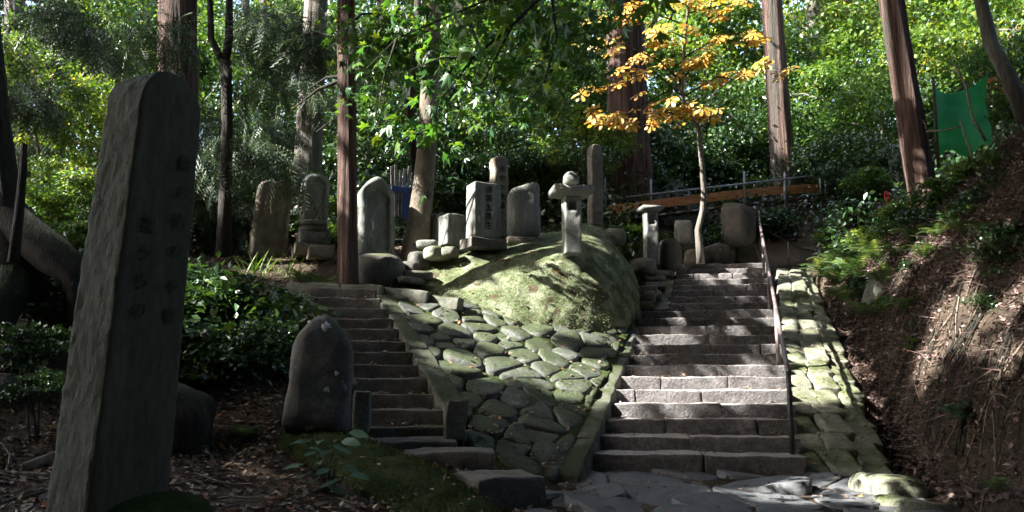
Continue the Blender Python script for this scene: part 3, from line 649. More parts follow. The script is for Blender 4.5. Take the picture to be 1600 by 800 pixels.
# ------------------------------------------------------------------ stone facing on the handrail side
facing = obj_np('stone_facing', (lambda S: (S-np.array([0, 0, .1]), np.array([(i*2, i*2+1, i*2+3, i*2+2) for i in range(39)])))(bil(*FACING, np.tile([0., 1.], 40), np.repeat(np.linspace(0, 1, 40), 2))), M_DMOSS)
tag(facing, 'sunlit ramp of pale squared stones on the handrail side', 'stone facing')
def block_on(name, patch, u, v, size, parent, mat, seed, lift=0., tilt=.05, spin=.05, **k):
    a, x, yv, n, _, _ = frame_on(patch, u, v); r2 = np.random.default_rng(seed)
    V, F = rbox_np(size, .035, (6, 7, 3), .02, 6, seed); V[:, 2] -= size[2]
    V[:, 0] *= 1+.12*V[:, 1]/size[1]*r2.uniform(-1, 1); V[:, 1] += .12*V[:, 0]*r2.uniform(-1, 1)
    V = V @ np.array(Euler((r2.uniform(-tilt, tilt), r2.uniform(-tilt, tilt), r2.uniform(-spin, spin))).to_matrix()).T
    return obj_np(name, (V @ np.stack([x, yv, n], 1).T, F), mat, parent, a+n*lift)
r_ = np.random.default_rng(31)
for ci, (u0, u1) in enumerate(((0, .34), (.36, .7), (.72, 1.02))):
    v = 0.0
    while v < 1:
        _, _, _, _, W_, H_ = frame_on(FACING, .5, v); Ls = r_.uniform(.34, .62); dv = min(Ls/H_, 1-v+.01)
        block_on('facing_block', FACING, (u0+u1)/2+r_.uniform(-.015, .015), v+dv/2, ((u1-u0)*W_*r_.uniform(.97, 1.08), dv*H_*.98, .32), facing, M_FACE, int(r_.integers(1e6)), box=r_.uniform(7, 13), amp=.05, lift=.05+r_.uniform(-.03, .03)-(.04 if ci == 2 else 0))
        v += dv
for i, (px, py, Y, s_, yaw, lab) in enumerate(((1384, 772, 7.55, (.5, .62, .36), .25, 'sunlit rounded kerb stone at the path corner by the ditch'), (1416, 812, 6.95, (.46, .6, .36), .1, 'pale kerb stone at the bottom edge beside the ditch'))):
    V, F = rock_np(s_, 500+i, 3, 4.5, .06)
    tag(obj_np('kerb_block', (V, F), M_FACE, None, P(px, py, Y), (0, .1, yaw)), lab, 'kerb stone')
# rough stones lining the far side of the ditch
for i, (px, py, Y, s_) in ((0, (1350, 500, 12.3, (.4, .6, .6))), (4, (1530, 780, 7.0, (.45, .5, .45)))):
    lab = ['mossy rock edging the ditch beside the ferns', 'dark rock edging the ditch below the sunlit litter', 'squat rock in the middle of the ditch edge', 'low rock at the foot of the litter bank', 'green mossy rock in the lower corner by the ditch'][i]
    tag(obj_np('ditch_rock', rock_np(np.array(s_)*np.array([1.1, 1.25, .8]), 520+i, 3, 5.0, .2, 1.6), M_KERB, None, (lambda q_: np.array([q_[0]+.3, q_[1], float(tz(q_[0]+.3, q_[1])[0])-s_[2]*.16]))(P(px, py, Y)), (0, 0, i)), lab, 'rock')

# ------------------------------------------------------------------ pipe handrail
hr = empty('handrail', (rs_right(8.6), 8.6, .65)); tag(hr, 'brown steel pipe handrail running up the wide stairway', 'handrail')
pts = []
for k, y in enumerate(np.linspace(8.55, 17.3, 26)):
    pts.append((rs_right(y)-.08, y, rs_z(y)+RS_R+.80))
pts = np.array(pts)
obj_np('rail_pipe', tube_np(pts-np.array(hr.location), .026, 10), M_RAIL, hr)
for j, k in enumerate((0, 7, 14, 21, 25)):
    p0 = pts[k]; lo = p0-np.array([0, 0, 1.0 if k else .86])
    obj_np('rail_post', tube_np(np.array([lo, (lo+p0)/2, p0+np.array([0, 0, .02 if k < 25 else .28])])-np.array(hr.location), .028 if k < 25 else .02, 10), M_BLACK if k == 0 else M_RAIL, hr)

# ------------------------------------------------------------------ steles, gravestones, lanterns
def stele_np(wd, dp, ht, top='round', seed=0, bev=.03, amp=.012, seg=(14, 5, 26), taper=.06, panel=None, curve=0.):
    V, F = rbox_np((wd, dp, ht), bev, seg, 0, 7, seed)
    x = V[:, 0]/(wd/2); z = V[:, 2]/ht
    if top == 'round': cut = .5*wd*(1-np.sqrt(np.clip(1-np.clip(np.abs(x), 0, .995)**2, 0, 1)))*.9
    elif top == 'soft': cut = .22*wd*np.abs(x)**3
    elif top == 'slant': cut = .16*wd*(1-x)+.10*wd*np.abs(x)**4
    elif top == 'point': cut = .42*wd*np.abs(x)**1.5
    else: cut = 0*x
    V[:, 2] -= cut*np.clip((z-.3)/.7, 0, 1)
    V[:, 0] *= 1-taper*z; V[:, 1] *= 1-taper*.7*z
    if curve: V[:, 0] += curve*np.sin(z*math.pi)*(-1)
    if panel:
        px0, pz0, pz1, dep = panel; zz = V[:, 2]/ht
        arch = pz1-.10*(V[:, 0]/(wd/2)/px0)**2
        inside = (np.abs(V[:, 0]) < px0*wd/2) & (zz > pz0) & (zz < arch) & (V[:, 1] < -dp*.3)
        V[inside, 1] += dep
    off = np.stack([Sn(seed+i, f=6)(V) for i in range(3)], 1)*amp+np.stack([Sn(seed+5+i, f=19)(V) for i in range(3)], 1)*amp*.45
    return V+off, F

def writing(chars, size, parent, x, y, z0, dz, mat, name='inscription', slant=0., taper=0.):
    for i, ch in enumerate(chars):
        if ch == ' ': continue
        cu = bpy.data.curves.new(name, 'FONT'); cu.body = ch; cu.size = size; cu.extrude = .002; cu.align_x = 'CENTER'; cu.align_y = 'CENTER'; cu.resolution_u = 2
        tmp = bpy.data.objects.new('tmp', cu); col.objects.link(tmp)
        dg = bpy.context.evaluated_depsgraph_get(); me = bpy.data.meshes.new_from_object(tmp.evaluated_get(dg)); me.name = name
        bpy.data.objects.remove(tmp); me.materials.clear(); me.materials.append(mat)
        z = z0-i*dz
        link(name, me, parent, (x+slant*i, y+taper*z, z), (R(90), 0, 0))

# tall stele in the foreground
sb = P(168, 800, 5.0)
big = empty('stone_stele', (sb[0], sb[1], sb[2]-.05), R(70)); big.rotation_euler = (R(2.2), R(1.0), R(63))
tag(big, 'tall dark round topped stele with carved script in the foreground', 'stele')
V, F = stele_np(.56, .40, 2.80, 'round', 7, .035, .0, (24, 22, 110), taper=.17)
side = (V[:, 1] > -.2*(1-.12*V[:, 2]/2.80)+.03)
rough = sum(np.stack([Sn(sd_+i, 16, fq_)(V*np.array([1, 1, .7])) for i in range(3)], 1)*am_ for sd_, fq_, am_ in ((70, 7, .006), (80, 24, .006), (90, 55, .006)))
V[side] += rough[side]
V[~side] += rough[~side]*.12
me = mesh_np('body', V, F, mat=M_STELE); me.materials.append(M_STELEF)
cen = V[F].mean(1); me.polygons.foreach_set('material_index', (cen[:, 1] < -.2*(1-.12*cen[:, 2]/2.80)+.02).astype(np.int32)); 
link('body', me, big)
fy = -.217
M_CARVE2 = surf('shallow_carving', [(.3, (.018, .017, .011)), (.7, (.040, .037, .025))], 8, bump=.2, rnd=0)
writing('目の術の', .11, big, .115, fy, 2.22, .19, M_CARVE2, taper=.0080)
writing('や雪', .10, big, .115, fy, 1.42, .18, M_CARVE2, taper=.0080)
writing('霊うらの', .11, big, -.105, fy, 1.78, .175, M_CARVE2, taper=.0080)
tag(obj_np('foot_stone', rock_np((.7, .6, .42), 90, 3, 2.6, .1), M_DMOSS, None, P(235, 800, 4.95)-np.array([0, 0, .12])), 'mossy rounded foot stone against the tall dark stele', 'rock')

# boulder stele at the narrow stairway
q = P(492, 672, 7.9); V, F = stele_np(.70, .46, 1.22, 'point', 13, .16, .016, (18, 10, 24), taper=.12)
V[:, 0] *= 1-.25*np.clip(V[:, 2]/1.22-.55, 0, 1)
bs_ = obj_np('boulder_stele', (V, F), M_BOULD, None, q-np.array([0, 0, .06]), (R(-3), R(3), R(8)))
M_LICH = surf('pale_lichen', [(.3, (.30, .32, .33)), (.7, (.52, .55, .57))], 30, bump=.3, rnd=0)
for (lx, lz, lr) in ((.03, 1.06, .055), (-.13, 1.07, .04), (.09, .44, .028), (.17, .60, .02)):
    an_ = np.linspace(0, 2*math.pi, 15)[:-1]; rr_ = lr*(1+.22*np.sin(an_*3+lx*40)+.12*np.sin(an_*5+lz*9)); ring = np.c_[lx+rr_*np.cos(an_), 0*an_, lz+rr_*np.sin(an_)]; ring = np.vstack([ring, [[lx, 0, lz]]])
    fr_ = V[V[:, 1] < 0]; ring[:, 1] = [np.mean(fr_[np.argsort((fr_[:, 0]-a_[0])**2+(fr_[:, 2]-a_[2])**2)[:4], 1]) for a_ in ring]; ring[:, 1] -= .001; bk = ring.copy(); bk[:, 1] += .03; m_ = 14
    obj_np('lichen_patch', (np.vstack([ring, bk]), np.array([(14, (j+1) % m_, j) for j in range(m_)]+[(j, (j+1) % m_, 15+(j+1) % m_) for j in range(m_)]+[(j, 15+(j+1) % m_, 15+j) for j in range(m_)])), M_LICH, bs_)
tag(bs_, 'big rounded boulder stele with pale lichen spots beside the narrow stairway', 'stele')
tag(obj_np('rock', rock_np((.8, .8, .8), 91, 4, 3.2, .2, 1.6), M_DARKB, None, P(262, 640, 7.6)-np.array([0, 0, .2])), 'dark mossy rock behind the tall foreground stele', 'rock')
tag(obj_np('rock', rock_np((1.2, .9, .6), 92, 3, 2.4, .15), M_BOULD, None, P(165, 570, 8.6)), 'rough grey rock half hidden left of the tall stele', 'rock')
tag(obj_np('rock', rock_np((.42, .36, .34), 93, 3, 2.4, .08), M_BOULD, None, P(2, 610, 7.9)), 'small round rock at the picture edge among leaf litter', 'rock')

def place(name, label, cat, px, py, Y, yaw, tiltx=0, tilty=0):
    q = P(px, py, Y); o = empty(name, q); o.rotation_euler = (R(tiltx), R(tilty), R(yaw)); tag(o, label, cat, 'gravestones and memorial stones'); return o
gb = place('gravestone', 'leaning brown gravestone with recessed panel and curved outline', 'gravestone', 418, 406, 13.75, 27, 2, 4)
obj_np('body', stele_np(.61, .31, 1.41, 'soft', 21, .07, .016, (18, 6, 34), taper=-.02, panel=(.62, .12, .90, .05), curve=.04), M_WARM, gb)
gc = place('memorial_pillar', 'round headed grey pillar standing on a lotus pedestal', 'gravestone', 488, 402, 13.5, 22)
obj_np('lower_base', rbox_np((.66, .6, .2), .03, (6, 5, 2), .012, 7, 31), M_WARM, gc, (0, 0, 0))
obj_np('upper_base', rbox_np((.52, .48, .22), .05, (5, 5, 2), .012, 7, 32), M_GRAVE, gc, (0, 0, .2))
V, F = rock_np((.52, .5, .17), 33, 3, 2.6, .04); obj_np('lotus_collar', (V, F), M_BOULD, gc, (0, 0, .46))
V, F = rock_np((.46, .45, .12), 34, 3, 3, .03); obj_np('neck_ring', (V, F), M_GRAVE, gc, (0, 0, .58))
V, F = stele_np(.43, .34, .86, 'round', 35, .08, .008, (16, 8, 26), taper=-.10, panel=(.6, .08, .86, .035)); obj_np('pillar', (V, F), M_GRAVE, gc, (0, 0, .60))
ga = place('offering_stone', 'low square offering stone with mossy top before the lotus pedestal', 'stone', 500, 404, 13.0, 15)
obj_np('block', rbox_np((.42, .3, .2), .03, (5, 4, 3), .014, 8, 41), M_WARM, ga)
gd = place('gravestone', 'big round shouldered gravestone with arched recessed panel by the red trunk', 'gravestone', 584, 403, 13.1, 26)
obj_np('body', stele_np(.62, .34, 1.36, 'point', 51, .08, .014, (20, 7, 36), taper=.04, panel=(.60, .06, .84, .06)), M_GRAVE, gd)
tag(obj_np('base_boulder', rock_np((.82, .7, .66), 52, 3, 3.4, .07), M_BOULD, None, P(592, 425, 12.4)-np.array([0, 0, .05])), 'dark squat base boulder under the round shouldered gravestone', 'rock')
# small left grave
ge = place('gravestone', 'dim mossy grave with round cap stone under the cedars', 'gravestone', 350, 404, 15, 15)
obj_np('body', stele_np(.62, .4, .72, 'soft', 61, .06, .016, (10, 6, 14), taper=.05), M_BOULD, ge)
V, F = rock_np((.5, .42, .26), 62, 3, 2.4, .08); obj_np('cap', (V, F), M_GRAVE, ge, (0, 0, .78))
tag(obj_np('marker_post', rbox_np((.09, .09, .55), .01, (2, 2, 5), .004, 7, 63), M_GRAVE, None, P(293, 392, 14.5), (0, 0, .3)), 'thin pale marker post behind the tall stele', 'post')
tag(obj_np('gravestone', stele_np(.34, .22, .5, 'flat', 64, .03, .012, (6, 4, 8)), M_WARM, None, P(320, 404, 14.8), (0, 0, .5)), 'small low block gravestone in the dark under the cedars', 'gravestone', 'gravestones and memorial stones')

# small blocks by the pale trunk
for i, (px, py, Y, s_, top, yaw, lab, m_) in enumerate([
    (686, 384, 13.5, (.27, .26, .56), 'soft', 38, 'small upright stone right behind the pale trunk', M_GRAVE),
    (706, 386, 13.2, (.36, .32, .54), 'flat', 36, 'squat square stone catching sun between pale trunk and inscribed gravestone', M_GRAVE)]):
    tag(obj_np('gravestone', stele_np(*s_, top, 100+i, .03, .012, (8, 6, 10), taper=.03), m_, None, P(px, py, Y), (0, 0, R(yaw))), lab, 'gravestone', 'gravestones and memorial stones')
for i, (px, py, Y, s_, lab, m_) in enumerate([
    (668, 380, 13.0, (.36, .3, .16), 'flat white sunlit stone at the foot of the pale trunk', M_GRAVE), (683, 392, 12.8, (.42, .34, .22), 'broken white stone in sun below the small blocks', M_FACE),
    (703, 391, 12.75, (.34, .26, .18), 'mossy cut stone in front of the squat square stone', M_KERB), (655, 402, 12.9, (.36, .34, .3), 'grey rounded stone touching the pale trunk', M_BOULD),
    (640, 416, 12.7, (.34, .3, .22), 'small dark stone below the pale trunk', M_BOULD), (652, 428, 12.4, (.5, .26, .14), 'flat stone stacked by the mound edge', M_WARM), (642, 437, 12.2, (.5, .24, .12), 'thin flat stone nearest the narrow stairway head', M_WARM)]):
    tag(obj_np('stone', rock_np(s_, 120+i, 3, 4.5, .07), m_, None, P(px, py, Y)-np.array([0, 0, s_[2]*.2]), (0, 0, i*.7)), lab, 'stone')

gg = place('gravestone', 'square grey gravestone with five carved characters', 'gravestone', 755, 391, 12.85, 27)
obj_np('plinth', rbox_np((.62, .5, .17), .02, (7, 5, 2), .01, 7, 131), M_BOULD, gg)
obj_np('body', stele_np(.47, .36, .93, 'flat', 132, .018, .004, (9, 7, 18), taper=.015), M_GRAVE, gg, (0, 0, .165))
writing('得源太郎生', .135, gg, .01, -.19, .965, .148, M_CARVE, taper=.002)
gh = place('gravestone', 'tall narrow pillar gravestone rising behind the inscribed one', 'gravestone', 779, 372, 14.3, 24)
obj_np('body', stele_np(.30, .24, 1.52, 'soft', 141, .03, .012, (8, 6, 30), taper=.06), M_WARM, gh)
writing('南無妙法蓮', .13, gh, .02, -.133, 1.25, .17, M_CARVE, taper=.003)
gi = place('gravestone', 'rounded boulder like gravestone with slanting top', 'gravestone', 818, 384, 13.6, 12)
obj_np('plinth', rbox_np((.72, .5, .14), .03, (7, 5, 2), .014, 7, 151), M_WARM, gi, (.02, 0, -.02))
V, F = stele_np(.6, .38, 1.08, 'slant', 152, .13, .012, (16, 8, 26), taper=.04); obj_np('body', (V, F), M_GRAVE, gi, (0, 0, .1))
gk = place('gravestone', 'slim tall stone marker standing behind the lantern', 'gravestone', 931, 352, 14.5, 20)
obj_np('body', stele_np(.24, .22, 1.52, 'soft', 161, .03, .016, (7, 6, 30), taper=.05), M_WARM, gk)

def lantern(label, px, py, Y, yaw, wd, ht, capw, ball, seed):
    o = place('stone_lantern', label, 'lantern', px, py, Y, yaw)
    V, F = rbox_np((wd, wd*.95, ht), .02, (8, 6, 24), .008, 8, seed)
    ins = (np.abs(V[:, 0]) < wd*.22) & (V[:, 1] < -wd*.4) & (V[:, 2] > ht*.76) & (V[:, 2] < ht*.92); V[ins, 1] += wd*.32
    obj_np('post', (V, F), M_GRAVE, o)
    t = capw/2
    V = np.array([(-t*.5, -t*.5, 0), (t*.5, -t*.5, 0), (t*.5, t*.5, 0), (-t*.5, t*.5, 0), (-t, -t, .09*capw), (t, -t, .09*capw), (t, t, .09*capw), (-t, t, .09*capw),
                  (-t, -t, .22*capw), (t, -t, .22*capw), (t, t, .22*capw), (-t, t, .22*capw), (-t*.5, -t*.5, .26*capw), (t*.5, -t*.5, .26*capw), (t*.5, t*.5, .26*capw), (-t*.5, t*.5, .26*capw)])
    F = np.array([(3, 2, 1, 0), (12, 13, 14, 15)]+[(a+i, a+(i+1) % 4, a+4+(i+1) % 4, a+4+i) for a in (0, 4, 8) for i in range(4)])
    V = V+np.stack([Sn(seed+i, f=9)(V) for i in range(3)], 1)*.012
    obj_np('cap', (V, F), M_GRAVE, o, (0, 0, ht-.01), smooth=False)
    if ball:
        V, F = rock_np((ball, ball, ball*.95), seed+3, 3, 2.3, .12); V[:, 2] = np.where(V[:, 2] > 0, V[:, 2]*1.05, V[:, 2]*.8); obj_np('finial', (V, F), M_GRAVE, o, (0, 0, ht+.27*capw+ball*.4))
    return o
lantern('stone lantern with round finial on the mossy mound', 894, 398, 12.4, 8, .27, .93, .62, .26, 171)
lantern('slim stone lantern with flat cap left of the upper steps', 1018, 414, 16.0, 10, .25, 1.10, .44, 0, 181)

for i, (px, py, Y, s_, box, lab, m_) in enumerate([
    (1068, 362, 17.0, (.38, .32, .6), 6, 'small pointed stone left of the slender orange tree', M_GRAVE), (1156, 352, 17.4, (.72, .55, .88), 5, 'large upright boulder above the head of the steps', M_BOULD),
    (1047, 402, 16.3, (.44, .44, .66), 2.6, 'weathered rock touching the slim lantern', M_BOULD), (1082, 403, 16.9, (.34, .3, .34), 3, 'small lit rock at the foot of the slender tree', M_WARM),
    (1122, 402, 17.5, (.66, .5, .5), 3, 'broad dark rock at the head of the upper steps', M_BOULD), (1164, 400, 17.7, (.62, .5, .5), 3, 'dark squared rock below the large upright boulder', M_BOULD),
    (1002, 418, 15.6, (.6, .5, .4), 2.6, 'mossy rock under the slim lantern', M_KERB), (962, 372, 15.6, (.4, .4, .4), 2.4, 'mossy stone on the shoulder of the mound', M_KERB)]):
    tag(obj_np('rock', rock_np(s_, 190+i, 3, box+1.2, .15, 1.7), m_, None, P(px, py, Y), (0, 0, i*.9)), lab, 'rock')

# far markers behind the scaffold
for i, (px, py, Y, s_, lab) in enumerate([
    (1300, 305, 21.5, (.34, .3, .75), 'pale capped stone marker at the end of the scaffold rail'), (1245, 300, 24, (.3, .24, .7), 'dim little marker beyond the scaffold plank'), (1184, 315, 23, (.4, .3, .5), 'white lit small stone beyond the plank'),
    (1033, 322, 21.5, (.4, .3, .8), 'grey upright marker seen over the plank near the massive cedar'), (1056, 320, 22, (.36, .3, .7), 'second grey marker over the plank from the massive cedar'), (1076, 330, 21, (.3, .26, .45), 'short marker over the plank beside the slender tree'),
    (1408, 308, 20.5, (.42, .3, 1.4), 'tall blue grey stone slab left of the leaning cedar')]):
    o = obj_np('stone_marker', stele_np(*s_, 'flat' if i in (0, 6) else 'soft', 210+i, .03, .01, (6, 5, 10), taper=.03), M_GRAVE, None, P(px, py, Y), (0, 0, R(20)))
    tag(o, lab, 'marker', 'stone markers on the upper terrace')
    if i == 0: obj_np('cap', rbox_np((.46, .4, .1), .04, (4, 4, 1), .01, 7, 230), M_GRAVE, o, (0, 0, .72))
rc = obj_np('red_cloth', rock_np((.16, .1, .38), 231, 3, 3, .15), M_RED, None, P(1387, 312, 20.2)); tag(rc, 'small red cloth hanging near the tall blue grey slab', 'cloth')

# wooden grave tablets in their blue rack
rk = empty('tablet_rack', P(628, 348, 14.6), R(25)); tag(rk, 'blue rack holding weathered wooden grave tablets behind the pale trunk', 'rack')
for i in range(6):
    V, F = rbox_np((.055, .02, .95+.06*math.sin(i*2.1)), .006, (2, 2, 6), .003, 7, 240+i); obj_np('wooden_tablet', (V, F), M_GREYW, rk, (-.17+i*.062, .02*(i % 2), .1), (0, R(-3+i*1.4), 0))
for x in (-.22, .22): obj_np('rack_post', rbox_np((.07, .07, .66), .006, (2, 2, 4), .002, 7, 250), M_BLUE, rk, (x, -.06, 0))
obj_np('rack_board', rbox_np((.5, .05, .12), .008, (4, 2, 2), .002, 7, 251), M_BLUE, rk, (0, -.1, .54))
obj_np('rack_panel', rbox_np((.26, .03, .48), .008, (3, 2, 3), .002, 7, 252), M_BLUE, rk, (.1, -.08, .05))

# ------------------------------------------------------------------ scaffold walkway
def tube_between(name, a, b, rad, mat, parent, seg=8):
    a, b = np.asarray(a, float), np.asarray(b, float)
    return obj_np(name, tube_np(np.array([a, (a+b)/2, b])-np.array(parent.location), rad, seg), mat, parent)
sa, sb_ = P(948, 345, 18.6), P(1284, 303, 21.0)
scf = empty('scaffold_walkway', sa); tag(scf, 'pipe scaffold walkway with an orange plank crossing behind the lanterns', 'scaffold')
ra, rb = P(944, 312, 18.6), P(1330, 268, 21.3)
tube_between('rail_pipe', ra, rb, .026, M_STEEL, scf)
tube_between('rail_pipe', P(948, 346, 18.6), P(1286, 304, 21.0), .03, M_STEEL, scf)
tube_between('rail_pipe', P(948, 351, 19.2), P(1286, 310, 21.6), .03, M_STEEL, scf)
for i, (px, t0, t1, Y) in enumerate([(945, 276, 350, 18.6), (1017, 280, 345, 19.1), (1076, 295, 340, 19.6), (1163, 268, 330, 20.1), (1226, 270, 352, 20.5), (1284, 260, 355, 20.95), (1290, 268, 312, 21.0), (1328, 255, 310, 21.3)]):
    tube_between('scaffold_post', P(px, t1, Y), P(px-(3 if i == 5 else 0), t0, Y), .026, M_STEEL, scf)
tube_between('brace', P(1265, 328, 20.8), P(1298, 362, 20.4), .02, M_STEEL, scf)
tube_between('brace', P(1190, 356, 20.2), P(1240, 335, 20.8), .02, M_STEEL, scf)
def board(parent, a, b, hgt, thk, mat, name='plank'):
    a, b = np.asarray(a), np.asarray(b); d_ = b-a; L = np.linalg.norm(d_)
    V, F = rbox_np((L, thk, hgt), .006, (10, 2, 2), .004, 5, 333); V[:, 2] -= hgt/2
    return obj_np(name, (V, F), mat, parent, (a+b)/2-np.array(parent.location), (0, -math.atan2(d_[2], math.hypot(d_[0], d_[1])), math.atan2(d_[1], d_[0])))
board(scf, P(1030, 318, 19.25), P(1165, 302, 20.15), .22, .04, M_PLANK); board(scf, P(1165, 302, 20.2), P(1281, 293, 21.0), .22, .04, M_PLANK)
board(scf, P(950, 328, 18.7), P(1032, 318, 19.2), .22, .04, M_PLANK)
for i in range(14):
    f = (i+.5)/14; a = sa*(1-f)+sb_*f
    obj_np('deck_board', rbox_np((.27, .7, .05), .006, (2, 3, 1), .003, 7, 340+i), M_DKW, scf, a-np.array(scf.location)+np.array([.02, .3, -.02]), (0, -R(8), math.atan2(sb_[1]-sa[1], sb_[0]-sa[0])))

# far stairs with thin black rails beyond the landing
fs = empty('stone_stairway', P(1290, 392, 19.2)); tag(fs, 'dim far stairway climbing away past the scaffold end', 'stairs')
for i in range(11):
    f = i/10; q = P(1300, 386, 19.0)*(1-f)+P(1385, 326, 21.5)*f
    obj_np('step_block', rbox_np((1.5, .4, .2), .015, (8, 3, 2), .01, 7, 360+i), M_STEPL, fs, rel(fs, q-np.array([0, 0, .2])), (0, 0, R(-25)))
fr = empty('black_railing', P(1215, 410, 17.6)); tag(fr, 'thin black railing descending past the head of the steps', 'railing')
rp = [P(1208, 366, 17.5), P(1231, 378, 17.8), P(1250, 388, 18.1), P(1276, 394, 18.4)]
for a, b in zip(rp[:-1], rp[1:]): tube_between('rail_bar', a, b, .014, M_BLACK, fr)
for q in rp[1:]: tube_between('rail_post', q-np.array([0, 0, .6]), q+np.array([0, 0, .02]), .016, M_STEEL if q is rp[1] else M_BLACK, fr)
fr2 = empty('black_railing', P(1300, 380, 18.8)); tag(fr2, 'dark sloping railing along the dim far stairway', 'railing')
tube_between('rail_bar', P(1290, 372, 18.6), P(1390, 308, 21), .025, M_DKW, fr2)
for f in (0.02, .2, .4, .6, .8, .98):
    q = P(1290, 372, 18.6)*(1-f)+P(1390, 308, 21)*f; tube_between('rail_post', q-np.array([0, 0, .6]), q, .016, M_BLACK, fr2)

# green tarpaulin and timber stack on the slope
r_ = np.random.default_rng(8)
A, B, C, D = P(1466, 245, 15.4), P(1548, 232, 15.6), P(1460, 134, 15.4), P(1540, 118, 15.6)
n = 26; uu, vv = np.meshgrid(np.linspace(0, 1, n), np.linspace(0, 1, n)); V = bil(A, B, C, D, uu.ravel(), vv.ravel()); nn = np.array([.25, -.95, .1])
V = V+nn*(Sn(410, 12, 3.5)(V)*.12+Sn(411, 12, 9)(V)*.04)[:, None]; V[:, 2] -= (.22*np.sin(np.pi*uu.ravel())*vv.ravel()**2-.10*np.sin(3*np.pi*uu.ravel())*(1-vv.ravel())**2)
ii, jj = np.meshgrid(np.arange(n-1), np.arange(n-1), indexing='ij'); F = np.stack([ii*n+jj, ii*n+jj+1, (ii+1)*n+jj+1, (ii+1)*n+jj], -1).reshape(-1, 4)
V2 = V-nn*.004
tp_ = link('green_tarpaulin', mesh_np('green_tarpaulin', np.vstack([V, V2]), np.vstack([F, F[:, ::-1]+len(V)]), tint=np.clip(.5+Sn(412, 9, 4)(np.vstack([V, V2]))*.5, 0, 1), mat=M_TARP))
tag(tp_, 'bright green tarpaulin stretched on the slope behind the leaning cedar', 'tarpaulin')
ts = empty('timber_stack', P(1558, 160, 16.5)); tag(ts, 'stack of orange timbers beside the green tarpaulin', 'timber')
for i in range(4):
    board(ts, P(1536, 162-i*11, 16.6), P(1580, 154-i*11, 16.3), .12, .14, M_PLANK, 'timber')
pst = tube_np(np.array([P(1466, 262, 15.3), P(1462, 180, 15.3), P(1458, 122, 15.3)]), .03, 9); tag(obj_np('tarpaulin_post', pst, M_TWIG), 'thin wooden post holding the green tarpaulin', 'post')

# ------------------------------------------------------------------ trees
LIT = []   # where the photograph shows sun reaching through: (point, radius)
def lit(px, py, Y, rad): LIT.append((P(px, py, Y), rad))
for px in (945, 985, 1030, 1075, 1120, 1165, 1205): lit(px, 612 if px < 1100 else 606, 10.0, .24)
for px in (1060, 1110, 1160, 1205): lit(px, 588, 10.7, .18)
for a in [(960, 622, 9.9, .16), (1190, 575, 11.2, .18), (1010, 560, 11.6, .16), (1060, 533, 12.2, .16), (1130, 528, 12.4, .15), (1180, 520, 12.7, .2), (1195, 500, 13.2, .22), (1100, 495, 13.2, .16), (1180, 470, 14.4, .2),
          (1085, 425, 16.6, .3), (1130, 428, 16.4, .3), (1180, 432, 16.2, .3), (1120, 445, 15.6, .16), (1180, 447, 15.5, .25),
          (1232, 440, 15.6, .3), (1245, 470, 14.2, .25), (1240, 510, 12.8, .32), (1258, 545, 11.6, .34), (1280, 575, 10.8, .34), (1250, 590, 10.5, .3), (1288, 610, 10.1, .25), (1300, 530, 12, .2), (1290, 500, 12.8, .2), (1392, 768, 7.5, .24), (1412, 798, 7.0, .22), (1300, 760, 7.9, .14), (1235, 425, 16.6, .25),
          (748, 472, 11.95, .22), (780, 474, 11.9, .28), (820, 486, 11.9, .3), (860, 494, 11.9, .3), (900, 490, 12.0, .24), (930, 478, 12.1, .15), (770, 456, 12.1, .16), (950, 455, 12.5, .12),
          (700, 430, 12.6, .2), (735, 420, 12.6, .24), (775, 412, 12.6, .16), (690, 412, 13.0, .16), (800, 384, 13.1, .12), (840, 380, 13.1, .2), (960, 402, 13.5, .14), (880, 440, 12.3, .1), (700, 400, 13.0, .2),
          (668, 384, 13.0, .22), (683, 392, 12.8, .2), (690, 360, 13.2, .22), (727, 310, 12.9, .2), (727, 340, 12.9, .2), (727, 365, 12.9, .14), (768, 260, 14.3, .2), (797, 290, 13.6, .12), (895, 282, 12.4, .16), (925, 250, 14.5, .2), (868, 296, 12.4, .1),
          (472, 282, 13.5, .2), (468, 320, 13.5, .16), (556, 330, 12.6, .14), (558, 370, 12.6, .12), (535, 290, 12, .17), (534, 320, 12, .17), (536, 350, 12, .13), (538, 60, 12, .2), (538, 130, 12, .16), (645, 345, 13.4, .18), (640, 375, 13.4, .18), (655, 300, 13.4, .14), (665, 160, 13.5, .2), (395, 370, 13.4, .12),
          (1500, 555, 9.3, .3), (1530, 548, 9, .28), (1478, 590, 9.2, .22), (1560, 540, 8.8, .2), (1500, 510, 9.5, .2), (1560, 400, 9.3, .16), (1480, 395, 11, .22), (1440, 590, 9.6, .12), (1330, 405, 14, .35), (1300, 400, 14.5, .35), (1370, 410, 13, .3), (1590, 560, 7.9, .25), (1590, 470, 8.3, .15), (1540, 440, 9.3, .15), (1420, 440, 11.6, .2),
          (1430, 262, 15, .3), (1437, 300, 15, .3), (1412, 150, 15, .2), (1395, 60, 15, .2), (1500, 180, 15.5, 1.0),
          (780, 545, 11.0, .2), (800, 530, 11.3, .18), (745, 528, 11.1, .14), (700, 520, 11.3, .12), (925, 600, 9.8, .22), (950, 560, 10.6, .16), (880, 560, 10.6, .1), (720, 500, 11.6, .14),
          (420, 398, 12.8, .28), (400, 420, 12.4, .16), (440, 385, 13, .2), (690, 140, 6.2, .3), (665, 105, 6.2, .22), (705, 165, 6.2, .25), (660, 165, 6.2, .2), (720, 120, 6.2, .2), (620, 130, 6.2, .15),
          (1210, 130, 22, .5), (1212, 180, 22, .4), (958, 90, 20, .4), (1350, 770, 7.6, .1), (1330, 772, 7.5, .16), (1270, 770, 7.55, .12), (1180, 778, 7.35, .14), (1230, 785, 7.2, .1), (1120, 770, 7.5, .08)]: lit(*a)
